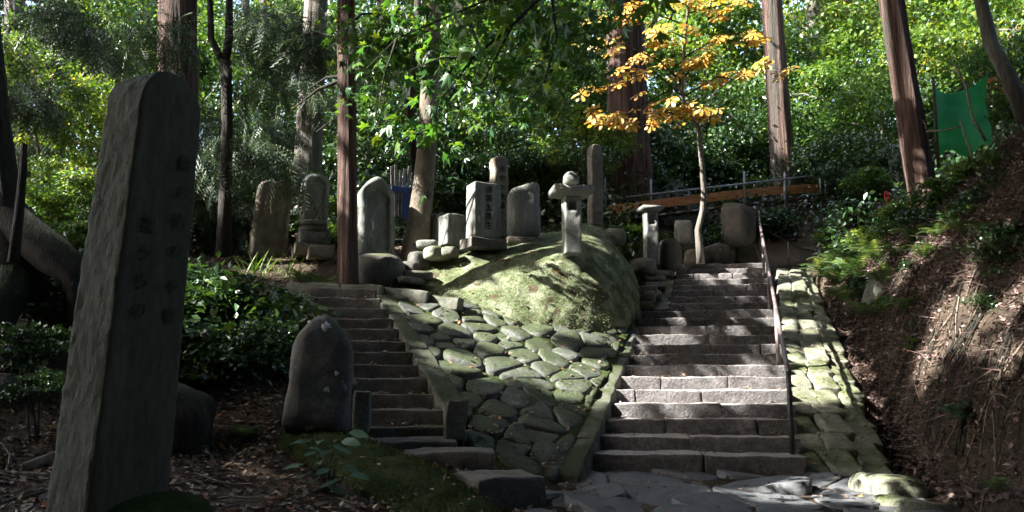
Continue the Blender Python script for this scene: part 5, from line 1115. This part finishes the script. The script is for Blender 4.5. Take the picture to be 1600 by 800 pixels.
# shrubs and undergrowth clumps that stand out
SG = 'shrubs around the graves'
def shrub(label, px, py, Y, scale, mesh, squash=.8):
    c = P(px, py, Y); g = np.array([c[0], c[1], float(tz(c[0], c[1])[0])])
    o = empty('shrub', g); tag(o, label, 'shrub', SG); link('foliage', mesh, o, c-g, (0, 0, random.uniform(0, 6.28)), (scale, scale, scale*squash))
    parts = []
    for j in range(5):
        e = c-g+np.array([random.uniform(-.5, .5), random.uniform(-.4, .4), random.uniform(-.1, .4)])*scale; parts.append(tube_np(np.array([(random.uniform(-.1, .1), random.uniform(-.1, .1), -.1), e*.55, e]), [.011, .008, .004], 5, cap=False))
    obj_np('stems', join_np(parts), M_DARKB, o)
for i, (px, py, Y, s_, ms) in enumerate([(330, 500, 9.8, .95, SH_DRK), (372, 505, 10.2, .8, SH_DRK), (300, 460, 11, .9, SH_DRK), (420, 540, 9.4, .6, SH_DRK), (360, 570, 9.2, .6, SH_DRK), (310, 580, 9, .5, SH_DRK), (445, 470, 10.8, .3, SH_DRK),
        (40, 430, 10, .6, SH_DRK), (90, 470, 9.2, .5, SH_DRK), (30, 540, 8, .4, SH_DRK), (60, 600, 7.2, .22, SH_DRK), (140, 290, 15, .7, SH_YEL), (60, 330, 14, .7, SH_YEL), (110, 370, 12.5, .6, SH_MID), (440, 350, 16, .5, SH_MID), (525, 360, 15, .5, SH_MID), (530, 330, 17, .6, SH_MID),
        (620, 300, 17, .7, SH_DRK), (700, 300, 16.5, .6, SH_DRK), (735, 280, 17.5, .8, SH_DRK), (815, 250, 18, .8, SH_MID), (860, 260, 17.5, .6, SH_YEL), (905, 200, 17, .45, SH_YEL), (960, 390, 16.5, .45, SH_MID), (985, 370, 17, .5, SH_MID), (1040, 370, 18, .4, SH_MID), (1010, 280, 21, .7, SH_DRK),
        (1060, 270, 23, .9, SH_DRK), (1110, 270, 23, .9, SH_DRK), (1160, 262, 24, .9, SH_DRK), (1180, 285, 22, .5, SH_YEL), (1260, 265, 24, .8, SH_DRK), (1120, 370, 18.3, .5, SH_DRK), (1200, 350, 20, .7, SH_DRK), (1330, 330, 19.5, .5, SH_DRK), (1350, 280, 19, .6, SH_MID), (1410, 340, 15, .5, SH_MID), (1390, 370, 14, .5, SH_MID), (1440, 350, 13, .5, SH_DRK), (1480, 300, 13.5, .6, SH_MID), (1520, 260, 13, .5, SH_YEL), (1540, 330, 11, .5, SH_DRK), (1470, 400, 11.3, .45, SH_DRK), (1580, 380, 9, .4, SH_DRK), (1560, 300, 10.5, .5, SH_DRK), (1590, 240, 11.5, .5, SH_MID), (1300, 372, 17.5, .4, SH_MID), (1345, 375, 15.5, .45, SH_YEL), (1375, 395, 14.2, .4, SH_MID), (1425, 385, 13.0, .42, SH_MID), (1455, 370, 12.8, .4, SH_YEL), (1500, 375, 11.6, .4, SH_MID), (1500, 345, 12.0, .45, SH_DRK), (1545, 390, 10.3, .35, SH_MID), (1575, 340, 10.2, .4, SH_MID), (1410, 415, 12.7, .33, SH_DRK), (1360, 440, 12.9, .3, SH_DRK), (1595, 420, 8.9, .3, SH_DRK), (1432, 535, 10.0, .16, SH_YEL), (1483, 470, 10.3, .22, SH_MID), (1450, 500, 10.4, .2, SH_DRK), (1400, 470, 11.5, .26, SH_MID), (1500, 640, 8.1, .14, SH_DRK), (1525, 440, 9.6, .3, SH_MID), (1560, 470, 8.7, .25, SH_DRK)]):
    wd = {id(SH_DRK): 'dark glossy leaved', id(SH_MID): 'mid green', id(SH_YEL): 'yellow green sunlit'}[id(ms)]
    if py > 400 and px < 480: pl = ['spreading between stele and boulder', 'above the boulder stele', 'just behind the stele edge', 'touching the boulder stele', 'low in front of the dark rock', 'creeping at the dark rock foot', 'beside the sword leaved clump', 'below the gnarled trunk', 'under the mossy root', 'at the picture edge above the litter', 'sprig beside the small round rock'][min(i, 10)]
    elif px > 1390 and py > 290: pl = {1410: 'at the foot of the leaning cedar', 1440: 'below the leaning cedar on the bank', 1480: 'under the green tarpaulin', 1540: 'high on the litter bank', 1470: 'mid way up the litter bank', 1580: 'at the picture edge on the bank', 1560: 'low on the bank' if py > 400 else 'under the fallen branches', 1525: 'small one amid the sunlit litter'}.get(px, None)
    else: pl = None
    shrub(f'{wd} shrub {pl}' if pl else uniq(lambda b_: f'{wd} shrub {b_}', px, py), px, py, Y, s_, ms[i % len(ms)])

# undergrowth mass over the hillside, too many plants to count
r_ = np.random.default_rng(77)
N = 110000
y = 15.5+30*r_.uniform(0, 1, N)**1.3; x = r_.uniform(-.72, .72, N)*y*1.05
dens = Sn(712, 14, .9)(np.c_[x, y, 0*x])
k = dens > -.35; x, y, dens = x[k], y[k], dens[k]
onst = (x > rs_left(y)-.4) & (x < rs_right(y)+1.3) & (y < 19.5); k = ~onst & ~((x > -1.8) & (x < 2.3) & (y < 16)); x, y, dens = x[k], y[k], dens[k]
z = tz(x, y)+r_.uniform(0, 1, len(x))**1.6*(.7+.9*np.clip(dens+.4, 0, 1.2))
n = len(x); fw = r_.normal(size=(n, 3)); fw[:, 2] -= .2
N2 = 16000; x2 = r_.uniform(-17, -4.5, N2); y2 = r_.uniform(8.5, 17, N2); k = (Sn(713, 14, 1.3)(np.c_[x2, y2, 0*x2]) > -.1) & (x2 < -.36*y2-.9); x2, y2 = x2[k], y2[k]; x = np.r_[x, x2]; y = np.r_[y, y2]; z = np.r_[z, tz(x2, y2)+r_.uniform(0, 1, len(x2))**1.5*.7]; n = len(x)
fw = r_.normal(size=(n, 3)); fw[:, 2] -= .2
V, F, tn = scatter(T_LEAF, np.c_[x, y, z], fw, np.array([-.2, -.1, 1.])+r_.normal(size=(n, 3))*.5, r_.uniform(.075, .145, n)*(1+.012*y), np.clip(r_.normal(.35, .2, n), 0, 1))
tag(link('undergrowth', mesh_np('undergrowth', V, F, tint=tn, smooth=False, mat=L_DARK)), 'low green undergrowth covering the hillside behind the graves', None, None, 'stuff')
# far woods that close the view
N = 90000; y = r_.uniform(36, 58, N); x = r_.uniform(-.75, .75, N)*y; h = r_.uniform(0, 1, N)*13
q = np.c_[x, y, h]; k = (Sn(720, 14, .35)(q)+.35*Sn(721, 14, 1.2)(q)) > -.1+.075*h+np.where(q[:, 0] < 6, .35, 0.); q = q[k]; q[:, 2] += tz(q[:, 0], q[:, 1]); n = len(q)
V, F, tn = scatter(T_LEAF, q, r_.normal(size=(n, 3)), np.array([-.3, -.3, 1.])+r_.normal(size=(n, 3))*.6, r_.uniform(.22, .42, n), np.clip(r_.normal(.5, .25, n), 0, 1))
tag(link('far_forest', mesh_np('far_forest', V, F, tint=tn, smooth=False, mat=L_YEL)), 'far sunlit woodland closing the view', None, None, 'stuff')

# ------------------------------------------------------------------ near maple branch with large leaves
mb = empty('maple_branch', P(870, -60, 6.0)); tag(mb, 'leafy maple branch hanging into the top of the picture', 'branch'); g0 = np.array(mb.location)
tw = [[P(960, -160, 6.4), P(860, -20, 6.2), P(800, 40, 6.1), P(740, 90, 6.1), P(700, 140, 6.2), P(670, 170, 6.2)], [P(860, -20, 6.2), P(760, 0, 6.2), P(690, 30, 6.3), P(620, 60, 6.4), P(570, 110, 6.5)], [P(800, 40, 6.1), P(760, 120, 6.3), P(720, 170, 6.4), P(700, 215, 6.5)],
      [P(860, -20, 6.2), P(870, 60, 6.6), P(850, 130, 6.8), P(800, 190, 7.0)], [P(620, 60, 6.4), P(600, 120, 6.4), P(590, 180, 6.5)], [P(900, -80, 6.2), P(950, -30, 5.5), P(980, 0, 5.2), P(1010, 15, 5.2)], [P(740, 90, 6.1), P(690, 90, 6.0), P(640, 110, 6.0)], [P(760, 0, 6.2), P(700, -40, 6.1), P(620, -20, 6.0), P(560, 20, 6.0)]]
mp_ = [np.array([(1-f)*np.asarray(t_[i])+f*np.asarray(t_[i+1]) for i in range(len(t_)-1) for f in (0, .33, .66)]+[t_[-1]]) for t_ in tw]
obj_np('twigs', join_np([tube_np(q-g0, np.linspace(.022 if i == 0 else .012, .003, len(q)), 6, cap=False) for i, q in enumerate(mp_)]), M_DARKB, mb)
def leaf_protos(name, tpl, mat, k):
    out = []
    for i in range(k):
        V = tpl[0].copy(); V[:, 2] += Sn(i+5, 6, 4)(V)*.07-(.3+.25*i)*(V[:, 0]**2)-.1*i*V[:, 1]**2; out.append(mesh_np(name, V, tpl[1], tint=np.full(len(V), .0), smooth=False, mat=mat))
    return out
ML = leaf_protos('leaf', T_MAPLE, L_MAPLE, 4)
def basis(f, u):
    f = norm(np.asarray(f)); x = norm(np.cross(f, u)); z = np.cross(x, f); return Matrix(((x[0], f[0], z[0]), (x[1], f[1], z[1]), (x[2], f[2], z[2])))
def leaf_objs(parent, protos, pos, fwd, up, size, name='leaf'):
    g = np.array(parent.location)
    for i in range(len(pos)):
        o = bpy.data.objects.new(name, protos[i % len(protos)]); col.objects.link(o); o.parent = parent
        M = basis(fwd[i], up[i]).to_4x4()*1.0
        M = Matrix.Translation(Vector(pos[i]-g)) @ M @ Matrix.Diagonal((size[i], size[i], size[i], 1))
        o.matrix_local = M
r_ = np.random.default_rng(123)
cand = np.vstack(mp_); wts = np.ones(len(cand)); n = 360
i = r_.integers(0, len(cand), n); pos = cand[i]+r_.normal(size=(n, 3))*np.array([.17, .2, .13])-np.array([0, 0, .06]); pos = pos[~in_tunnel(pos, -.06)]; n = len(pos)
fw = r_.normal(size=(n, 3))*.6+np.array([-.3, -.2, -.55]); up = np.array([-.25, -.35, .8])+r_.normal(size=(n, 3))*.45
pos, fw, up = pos[:295], fw[:295], up[:295]; n = len(pos)
leaf_objs(mb, ML, pos, fw, up, r_.uniform(.12, .195, n))
# the rest of that maple, farther back on the pale trunk
g0 = np.array(pm.location)
Q = []
for (c, rad) in bl((600, 60, 10, .9), (720, 60, 10, 1.0), (820, 80, 11, 1.0), (880, 40, 11, .9), (780, 150, 11.5, .8), (640, 210, 11.5, .4), (580, 170, 11, .5), (850, 190, 12, .5), (690, 30, 9, .7), (910, 110, 12, .6), (650, -20, 9, .8), (800, 0, 9.5, .9)):
    n = int(800*rad*rad); q = norm(r_.normal(size=(n, 3)))*(r_.uniform(0, 1, n)**.5)[:, None]*np.array([rad, rad, rad*.5]); Q.append(c+q)
Q = np.vstack(Q); Q = Q[~in_tunnel(Q, .05)]; n = len(Q)
V, F, tn = scatter(T_MAPLE, Q-g0, r_.normal(size=(n, 3))*.6+np.array([-.2, -.2, -.5]), np.array([-.25, -.3, .85])+r_.normal(size=(n, 3))*.45, r_.uniform(.11, .18, n), r_.uniform(0, 1, n))
link('crown', mesh_np('crown', V, F, tint=tn, smooth=False, mat=L_MAPM), pm)['kind'] = 'stuff'
parts = []
for (c, rad) in bl((600, 60, 10, .9), (720, 60, 10, 1.0), (820, 80, 11, 1.0), (780, 150, 11.5, .8), (910, 110, 12, .6)):
    a_ = P(680, -30, 13.7); parts.append(tube_np(np.array([a_, (a_+c)/2+np.array([0, 0, .4]), c])-g0, [.06, .04, .012], 6, cap=False))
obj_np('branches', join_np(parts), M_DARKB, pm)

# ------------------------------------------------------------------ slender orange leaved tree
ot = empty('orange_leaved_tree', P(1094, 408, 16.0)); tag(ot, 'slender crooked tree with whorls of orange yellow leaves', 'tree'); g0 = np.array(ot.location)
ax = np.array([P(1095, 412, 16), P(1092, 380, 16), P(1090, 360, 16), P(1098, 330, 16), P(1100, 300, 15.9), P(1096, 250, 15.8), P(1092, 200, 15.7), P(1080, 185, 15.6), P(1066, 150, 15.5), P(1068, 90, 15.4), P(1075, 10, 15.3), P(1085, -90, 15.2)])
obj_np('trunk', tube_np(ax-g0, [.085, .07, .062, .06, .058, .052, .048, .04, .035, .03, .025, .015], 12, .04, 2), M_GREYB, ot)
br = [[P(1066, 130, 15.5), P(1030, 95, 15.3), P(1000, 80, 15.2), P(960, 70, 15.1), P(930, 75, 15)], [P(1066, 150, 15.5), P(1020, 110, 15.2), P(985, 120, 15), P(950, 150, 14.9), P(920, 150, 14.9)], [P(1070, 180, 15.5), P(1040, 175, 15.2), P(1010, 185, 15), P(985, 190, 15)],
      [P(1075, 185, 15.5), P(1090, 170, 15.3), P(1110, 160, 15.2)], [P(1068, 90, 15.4), P(1120, 60, 15.2), P(1160, 50, 15.2), P(1210, 60, 15.2)], [P(1070, 150, 15.5), P(1120, 120, 15.3), P(1160, 125, 15.2), P(1200, 105, 15.2), P(1230, 110, 15.2)], [P(1073, 40, 15.3), P(1020, 20, 15.1), P(970, 30, 15), P(930, 15, 15)],
      [P(1076, 20, 15.3), P(1120, 10, 15.2), P(1170, 0, 15.1)], [P(1066, 130, 15.5), P(1010, 160, 15), P(960, 190, 14.9), P(925, 185, 14.8)], [P(1075, 10, 15.3), P(1040, -10, 15.1), P(990, -5, 15)], [P(1070, 120, 15.4), P(1090, 95, 15.2), P(1105, 85, 15.1)], [P(1072, 60, 15.3), P(1050, 50, 15), P(1010, 55, 14.9)]]
obj_np('branches', join_np([tube_np(np.array(b_)-g0, np.linspace(.018, .005, len(b_)), 6, cap=False) for b_ in br]), M_DARKB, ot)
OL = leaf_protos('leaf', T_OBOV, L_ORA, 3)
wh = []
for b_ in br:
    b_ = np.array(b_)
    for f in np.linspace(.18, 1, 13):
        t_ = f*(len(b_)-1); i = min(int(t_), len(b_)-2); q = b_[i]+(b_[i+1]-b_[i])*(t_-i); wh.append(q+r_.normal(size=3)*np.array([.2, .2, .1]))
wh = np.array(wh)
pos, fw, up, szs = [], [], [], []
for q in wh:
    ph = r_.uniform(0, 6.28); tilt = norm(np.array([-.35, -.85, .9])+r_.normal(size=3)*.3); a_ = norm(np.cross(tilt, [0, 1, .1])); b2 = np.cross(tilt, a_); s_ = r_.uniform(.135, .21)
    for j in range(7):
        an = ph+j*6.283/7; d_ = a_*math.cos(an)+b2*math.sin(an)-tilt*.15; pos.append(q+d_*.02); fw.append(d_); up.append(tilt); szs.append(s_*r_.uniform(.85, 1.1))
pos, fw, up, szs = map(np.array, (pos, fw, up, szs))
order = np.argsort(pos[:, 2]); near = order[:294]; rest = order[294:]
leaf_objs(ot, OL, pos[near], fw[near], up[near], szs[near])
V, F, tn = scatter(T_OBOV, pos[rest]-g0, fw[rest], up[rest], szs[rest], r_.uniform(0, 1, len(rest)))
link('crown', mesh_np('crown', V, F, tint=tn, smooth=False, mat=L_ORAM), ot)['kind'] = 'stuff'

# ------------------------------------------------------------------ small plants
sw = empty('sword_leaf_plant', P(420, 432, 12.4)); tag(sw, 'bright green sword leaved clump in front of the leaning brown gravestone', 'plant')
SWM = []
for i in range(4):
    n = 9; t_ = np.linspace(0, 1, n); wv = .022*np.sin(np.pi*np.clip(t_*.9+.08, 0, 1)); yv = t_*(1-.12*t_*i*.4); zb = -.10*(i+1)*t_**2.4*.6
    V = np.vstack([np.c_[-wv, yv, zb], np.c_[wv, yv, zb], np.c_[0*wv, yv, zb-.008]]); F = [(a_, a_+1, 2*n+a_+1, 2*n+a_) for a_ in range(n-1)]+[(2*n+a_, 2*n+a_+1, n+a_+1, n+a_) for a_ in range(n-1)]
    SWM.append(mesh_np('blade', V, np.array(F), tint=np.zeros(len(V)), mat=L_SWORD))
n = 34; an = r_.uniform(0, 6.28, n); pos = np.array(sw.location)+np.c_[r_.normal(0, .2, n), r_.normal(0, .1, n), np.full(n, -.05)]
fw = np.c_[np.cos(an)*.55, np.sin(an)*.35, r_.uniform(.6, 1.3, n)]; up = np.c_[-np.cos(an), -np.sin(an), .6+0*an]
leaf_objs(sw, SWM, pos, fw, up, r_.uniform(.35, .68, n), 'blade')

lp = empty('leafy_plant', P(510, 765, 6.6)); tag(lp, 'small plant with dull blue green leaves on the moss bank', 'plant')
PL = leaf_protos('leaf', (T_OVAL[0]*np.array([.8, 1, 1]), T_OVAL[1]), L_PLANT, 3)
lv = [(480, 700, 6.7), (497, 705, 6.7), (520, 696, 6.75), (533, 690, 6.8), (545, 675, 6.85), (520, 704, 6.7), (500, 722, 6.6), (515, 732, 6.55), (535, 728, 6.6), (545, 742, 6.55), (500, 748, 6.5), (512, 760, 6.5), (488, 690, 6.7), (475, 725, 6.6), (530, 750, 6.5), (505, 690, 6.8), (490, 738, 6.55)]
pos = np.array([P(*a) for a in lv]); n = len(pos); an = r_.uniform(-1.3, 1.3, n); fw = np.c_[np.sin(an), -.3+0*an, -.2+.2*np.cos(an)]; up = np.c_[0*an-.1, 0*an-.6, 0*an+.9]+r_.normal(size=(n, 3))*.2
leaf_objs(lp, PL, pos, fw, up, r_.uniform(.12, .2, n))
b0 = P(512, 770, 6.6)
obj_np('stems', join_np([tube_np(np.array([b0+np.array([0, 0, -.06]), (b0+q)/2+np.array([0, 0, .05]), q])-np.array(lp.location), [.006, .005, .003], 5, cap=False) for q in pos]), M_DARKB, lp)

# ferns
FR = []
for i in range(3):
    n = 22; an = np.linspace(0, 6.28, n)+r_.normal(0, .2, n); fw = np.c_[np.cos(an), np.sin(an), r_.uniform(.2, .8, n)]
    V, F, tn = scatter(T_FROND, np.zeros((n, 3)), fw, np.tile([0, 0, 1.], (n, 1)), r_.uniform(.45, .75, n), r_.uniform(0, 1, n)); FR.append(mesh_np('fronds', V, F, tint=tn, smooth=False, mat=L_FERN))
for i, (px, py, Y, s_, lab) in enumerate([(1285, 412, 15, .75, 'pale sunlit fern at the head of the stone facing'), (1318, 412, 14.4, .9, 'big pale fern overhanging the ditch head'), (1345, 425, 13.7, .9, 'spreading fern in sun above the ditch'), (1375, 430, 13, .8, 'fern below the leaning cedar by the ditch'), (1335, 445, 13.2, .6, 'small fern at the shaded ditch rim'),
        (1300, 395, 15.5, .7, 'upper pale fern beside the far stairway'), (1400, 420, 12.4, .6, 'fern half in shade on the litter bank'), (470, 425, 12.3, .5, 'dark fern beneath the offering stone'), (500, 430, 12.1, .45, 'small dark fern by the stairway head'), (1450, 445, 11, .45, 'small fern amid the litter bank'), (1305, 425, 14.2, .8, 'pale fern leaning over the facing edge'), (1318, 450, 12.9, .7, 'drooping fern over the upper ditch'), (1350, 470, 12.0, .6, 'fern rooted in the ditch wall'), (1385, 455, 12.0, .65, 'fern on the rim between ditch and bank'), (1415, 480, 10.9, .5, 'low fern on the rim further down the ditch'), (1330, 395, 15, .9, 'tall pale fern behind the ditch head'), (1360, 408, 14, .85, 'broad fern right behind the spreading one'), (1392, 398, 13.4, .7, 'fern tucked under the leaning cedar'), (1430, 410, 12.2, .6, 'fern in the middle of the bank growth'), (1470, 425, 11, .5, 'fern lower in the bank growth'), (1510, 405, 10.4, .5, 'fern high on the littered bank'), (1545, 425, 9.5, .4, 'fern near the picture edge of the bank'), (95, 560, 7.6, .35, 'small pale fern left of the tall stele'), (1560, 795, 6.6, .3, 'tiny fern in the lower corner of the bank'), (380, 680, 7.9, .35, 'small fern on leaf litter near the boulder stele')]):
    q = P(px, py, Y); gz = max(float(tz(q[0], q[1])[0]), q[2]-.25)
    o = empty('fern', (q[0], q[1], gz)); tag(o, lab, 'fern', 'ferns'); link('fronds', FR[i % 3], o, (0, 0, .02), (0, 0, i*1.3), s_)

# fallen branches on the bank
for i, (pp, r0, lab) in enumerate([([(1525, 262, 13), (1512, 225, 13.2), (1500, 190, 13.4)], .022, 'bare stick leaning before the tarpaulin'), ([(1540, 220, 13.2), (1520, 185, 13.3), (1508, 130, 13.6), (1490, 100, 13.8)], .025, 'dead branch rising beside the tarpaulin'), ([(1448, 206, 14.5), (1480, 203, 14.2), (1504, 197, 14)], .02, 'pale broken branch across the tarpaulin edge'), ([(1448, 206, 14.6), (1446, 195, 14.6), (1440, 187, 14.7)], .016, 'short hooked twig by the leaning cedar'),
        ([(1537, 240, 12.5), (1556, 218, 12.3), (1572, 200, 12.2)], .018, 'pale straight stick on the dark slope'), ([(1420, 505, 10.6), (1440, 503, 10.5), (1460, 525, 10.3)], .014, 'curved twig over the ditch edge'), ([(1560, 600, 7.8), (1500, 620, 8.4), (1470, 640, 8.7)], .012, 'long thin root on the litter bank'), ([(20, 790, 5.8), (120, 770, 6.2), (180, 762, 6.3)], .012, 'thin twig lying left of the tall stele'), ([(40, 720, 6.6), (100, 690, 7), (150, 680, 7.3)], .05, 'rotting branch lying left of the tall stele')]):
    q = np.array([P(*a) for a in pp])
    if py and i > 4:
        q[:, 2] = tz(q[:, 0], q[:, 1])+.02
    tag(obj_np('fallen_branch', tube_np(q, np.linspace(r0, r0*.5, len(q)), 7, .1, i), M_TWIG), lab, 'branch')

# ------------------------------------------------------------------ fallen leaves and litter
r_ = np.random.default_rng(404)
LITN = Sn(660, 14, 2.4)
def litter(n, xr, yr, size, mask, name, label, mat, tpl, lift=.012, tp=1., flat=.35):
    x = r_.uniform(*xr, n); y = r_.uniform(*yr, n); k = mask(x, y) & (LITN(np.c_[x, y, 0*x])+r_.normal(0, .4, len(x)) > -.75); x, y = x[k], y[k]; n = len(x); z = tz(x, y)+lift
    fw = r_.normal(size=(n, 3)); fw[:, 2] *= flat
    V, F, tn = scatter(tpl, np.c_[x, y, z], fw, np.array([0, 0, 1.])+r_.normal(size=(n, 3))*flat, r_.uniform(*size, n), np.clip(r_.uniform(0, 1, n)**tp, 0, 1))
    tag(link(name, mesh_np(name, V, F, tint=tn, smooth=False, mat=mat)), label, None, None, 'stuff')
def left_ok(x, y): return (x < path_l(y)-.2) & (y > 4.2) & (x > -.66*y-1)
litter(24000, (-7, .5), (4.2, 9.6), (.04, .085), lambda x, y: left_ok(x, y) & (tz(x, y) < 2.0), 'fallen_leaves', 'brown fallen leaves around the foot of the tall stele', L_LITTER, T_LEAF)
litter(70000, (2.9, 8.5), (5.2, 15.5), (.035, .08), lambda x, y: (x > 3.7+.18*(y-8)) & (x < .68*y+1), 'leaf_litter', 'reddish brown litter covering the bank beside the ditch', L_NEEDLE, T_LEAF, .014, 1., .5)
T_NEED = (np.array([(-.03, 0, 0), (.03, 0, 0), (0, 1, 0)]), np.array([(0, 1, 2)]))
litter(22000, (3.8, 8.5), (5.5, 13.5), (.12, .34), lambda x, y: (x > 4.0+.2*(y-8)) & (x < .68*y+1), 'needle_litter', 'dry cedar needle sprays matted on the sunlit bank', L_NEEDLE, T_NEED, .03, 1., .35)
litter(14000, (-8, 8), (9.5, 18), (.05, .1), lambda x, y: (x < -1.2) | (x > 4), 'terrace_leaves', 'fallen leaves strewn over the grave terrace', L_LITTER, T_LEAF)
parts = []
for j in range(150):
    if j < 100: yy = r_.uniform(6.5, 13); xx = 4.2+.22*(yy-8)+abs(r_.normal(0, 1.1))
    else: yy = r_.uniform(4.8, 8.2); xx = r_.uniform(-.6*yy-.3, -.7)
    L = r_.uniform(.2, .8); an = r_.uniform(0, 6.28); tt = np.linspace(-.5, .5, 5); q = np.c_[xx+tt*L*np.cos(an), yy+tt*L*np.sin(an)+.05*np.sin(tt*5+j), 0*tt]; q[:, 2] = tz(q[:, 0], q[:, 1])+.035
    parts.append(tube_np(q, np.linspace(1, .4, 5)*r_.uniform(.004, .011), 5, cap=False))
tag(obj_np('twigs', join_np(parts), M_TWIG), 'thin dead twigs strewn over the bank and forest floor', None, None, 'stuff')
def ditch_x(y): return np.where(y < 8.2, FACING[1][0]+.1+(8.2-y)*.02, FACING[1][0]+(FACING[3][0]-FACING[1][0])*(y-8.2)/(16.8-8.2))+.34
litter(13000, (3.6, 7.5), (5.4, 14), (.035, .08), lambda x, y: (x > ditch_x(y)+.1) & (x < ditch_x(y)+.9), 'bank_edge_litter', 'matted litter clinging to the steep ditch edge', L_NEEDLE, T_LEAF, .02, 1., .9)
litter(5000, (3.6, 7.5), (5.4, 14), (.05, .10), lambda x, y: (x > ditch_x(y)-.35) & (x < ditch_x(y)+.3), 'ditch_leaves', 'dark wet leaves lying in the bottom of the ditch', L_LITTER, T_LEAF, .015, 1.6, .4)
parts = []
for j in range(70):
    yy = r_.uniform(6, 13); x0 = float(ditch_x(np.array([yy]))[0])+r_.uniform(.5, .95); L = r_.uniform(.3, .75); n_ = 6; tt = np.linspace(0, 1, n_)
    q = np.c_[x0-tt*L*.8+.03*np.sin(tt*9+j), yy+tt*r_.normal(0, .2), 0*tt]; q[:, 2] = tz(q[:, 0], q[:, 1])+.03+.05*np.sin(tt*3.1)
    parts.append(tube_np(q, np.linspace(1, .3, n_)*r_.uniform(.006, .018), 5, cap=False))
tag(obj_np('bank_roots', join_np(parts), M_DARKB), 'tangle of thin roots hanging from the ditch edge', None, None, 'stuff')
# on the steps and path
Q = []
n = 620; y = r_.uniform(5, 8.4, n); x = np.where(r_.uniform(0, 1, n) < .55, path_l(y)+r_.exponential(.28, n), r_.uniform(0, 3.6, n)); Q.append(np.c_[x, y, path_z(y)+.022])
for k in range(21):
    n = 44; yk = RS_Y0+RS_T*k; fx = r_.beta(.6, .6, n); Q.append(np.c_[rs_left(yk)+fx*(rs_right(yk)-rs_left(yk))-(0 if k < 13 else -.0), yk+.1+r_.uniform(.05, .36, n), np.full(n, RS_Z0+RS_R*(k+1)+.014)])
for k in range(12):
    n = 34; c = LS_B+d*0+(LS_T-LS_B)*(k/11); Q.append(c+np.c_[r_.uniform(-.42, .42, n), r_.uniform(.02, .26, n), np.full(n, .012)])
n = 420; u, v = r_.uniform(0, 1, n), r_.uniform(0, 1, n); Q.append(bil(*SLOPE, u, v)+np.c_[0*u, 0*u, .06+0*u])
n = 60; Q.append(bil(*SLOPE, np.full(n, .97), r_.uniform(0, 1, n))+np.array([0, 0, .05])+r_.normal(size=(n, 3))*np.array([.06, 0, 0]))
n = 150; Q.append(bil(*FACING, r_.choice([.35, .71, .2, .5, .9], n)+r_.normal(0, .02, n), r_.uniform(0, 1, n))+np.array([0, 0, .06]))
i = r_.integers(0, len(MV), 420); Q.append(MV[i]+np.array([0, 0, .015])); i = r_.integers(0, len(BV), 160); Q.append(BV[i]+np.array([0, 0, .015]))
Q = np.vstack(Q); n = len(Q); fw = r_.normal(size=(n, 3)); fw[:, 2] *= .3
V, F, tn = scatter(T_LEAF, Q, fw, np.array([0, 0, 1.])+r_.normal(size=(n, 3))*.25, r_.uniform(.035, .075, n), r_.uniform(.3, 1, n))
tag(link('fallen_leaves', mesh_np('fallen_leaves', V, F, tint=tn, smooth=False, mat=L_LITTER)), 'scattered pale and orange leaves on steps, cobbles and path', None, None, 'stuff')
print('tris', sum(len(m.loops)-2*len(m.polygons) for m in bpy.data.meshes))
for o in [o for o in bpy.data.objects if o.name.split('.')[0] in ('limb', 'root', 'dead_stem', 'branches', 'boughs')]:
    tr_ = [c for c in o.parent.children if c.name.startswith('trunk')]
    if tr_: o.parent = tr_[0]
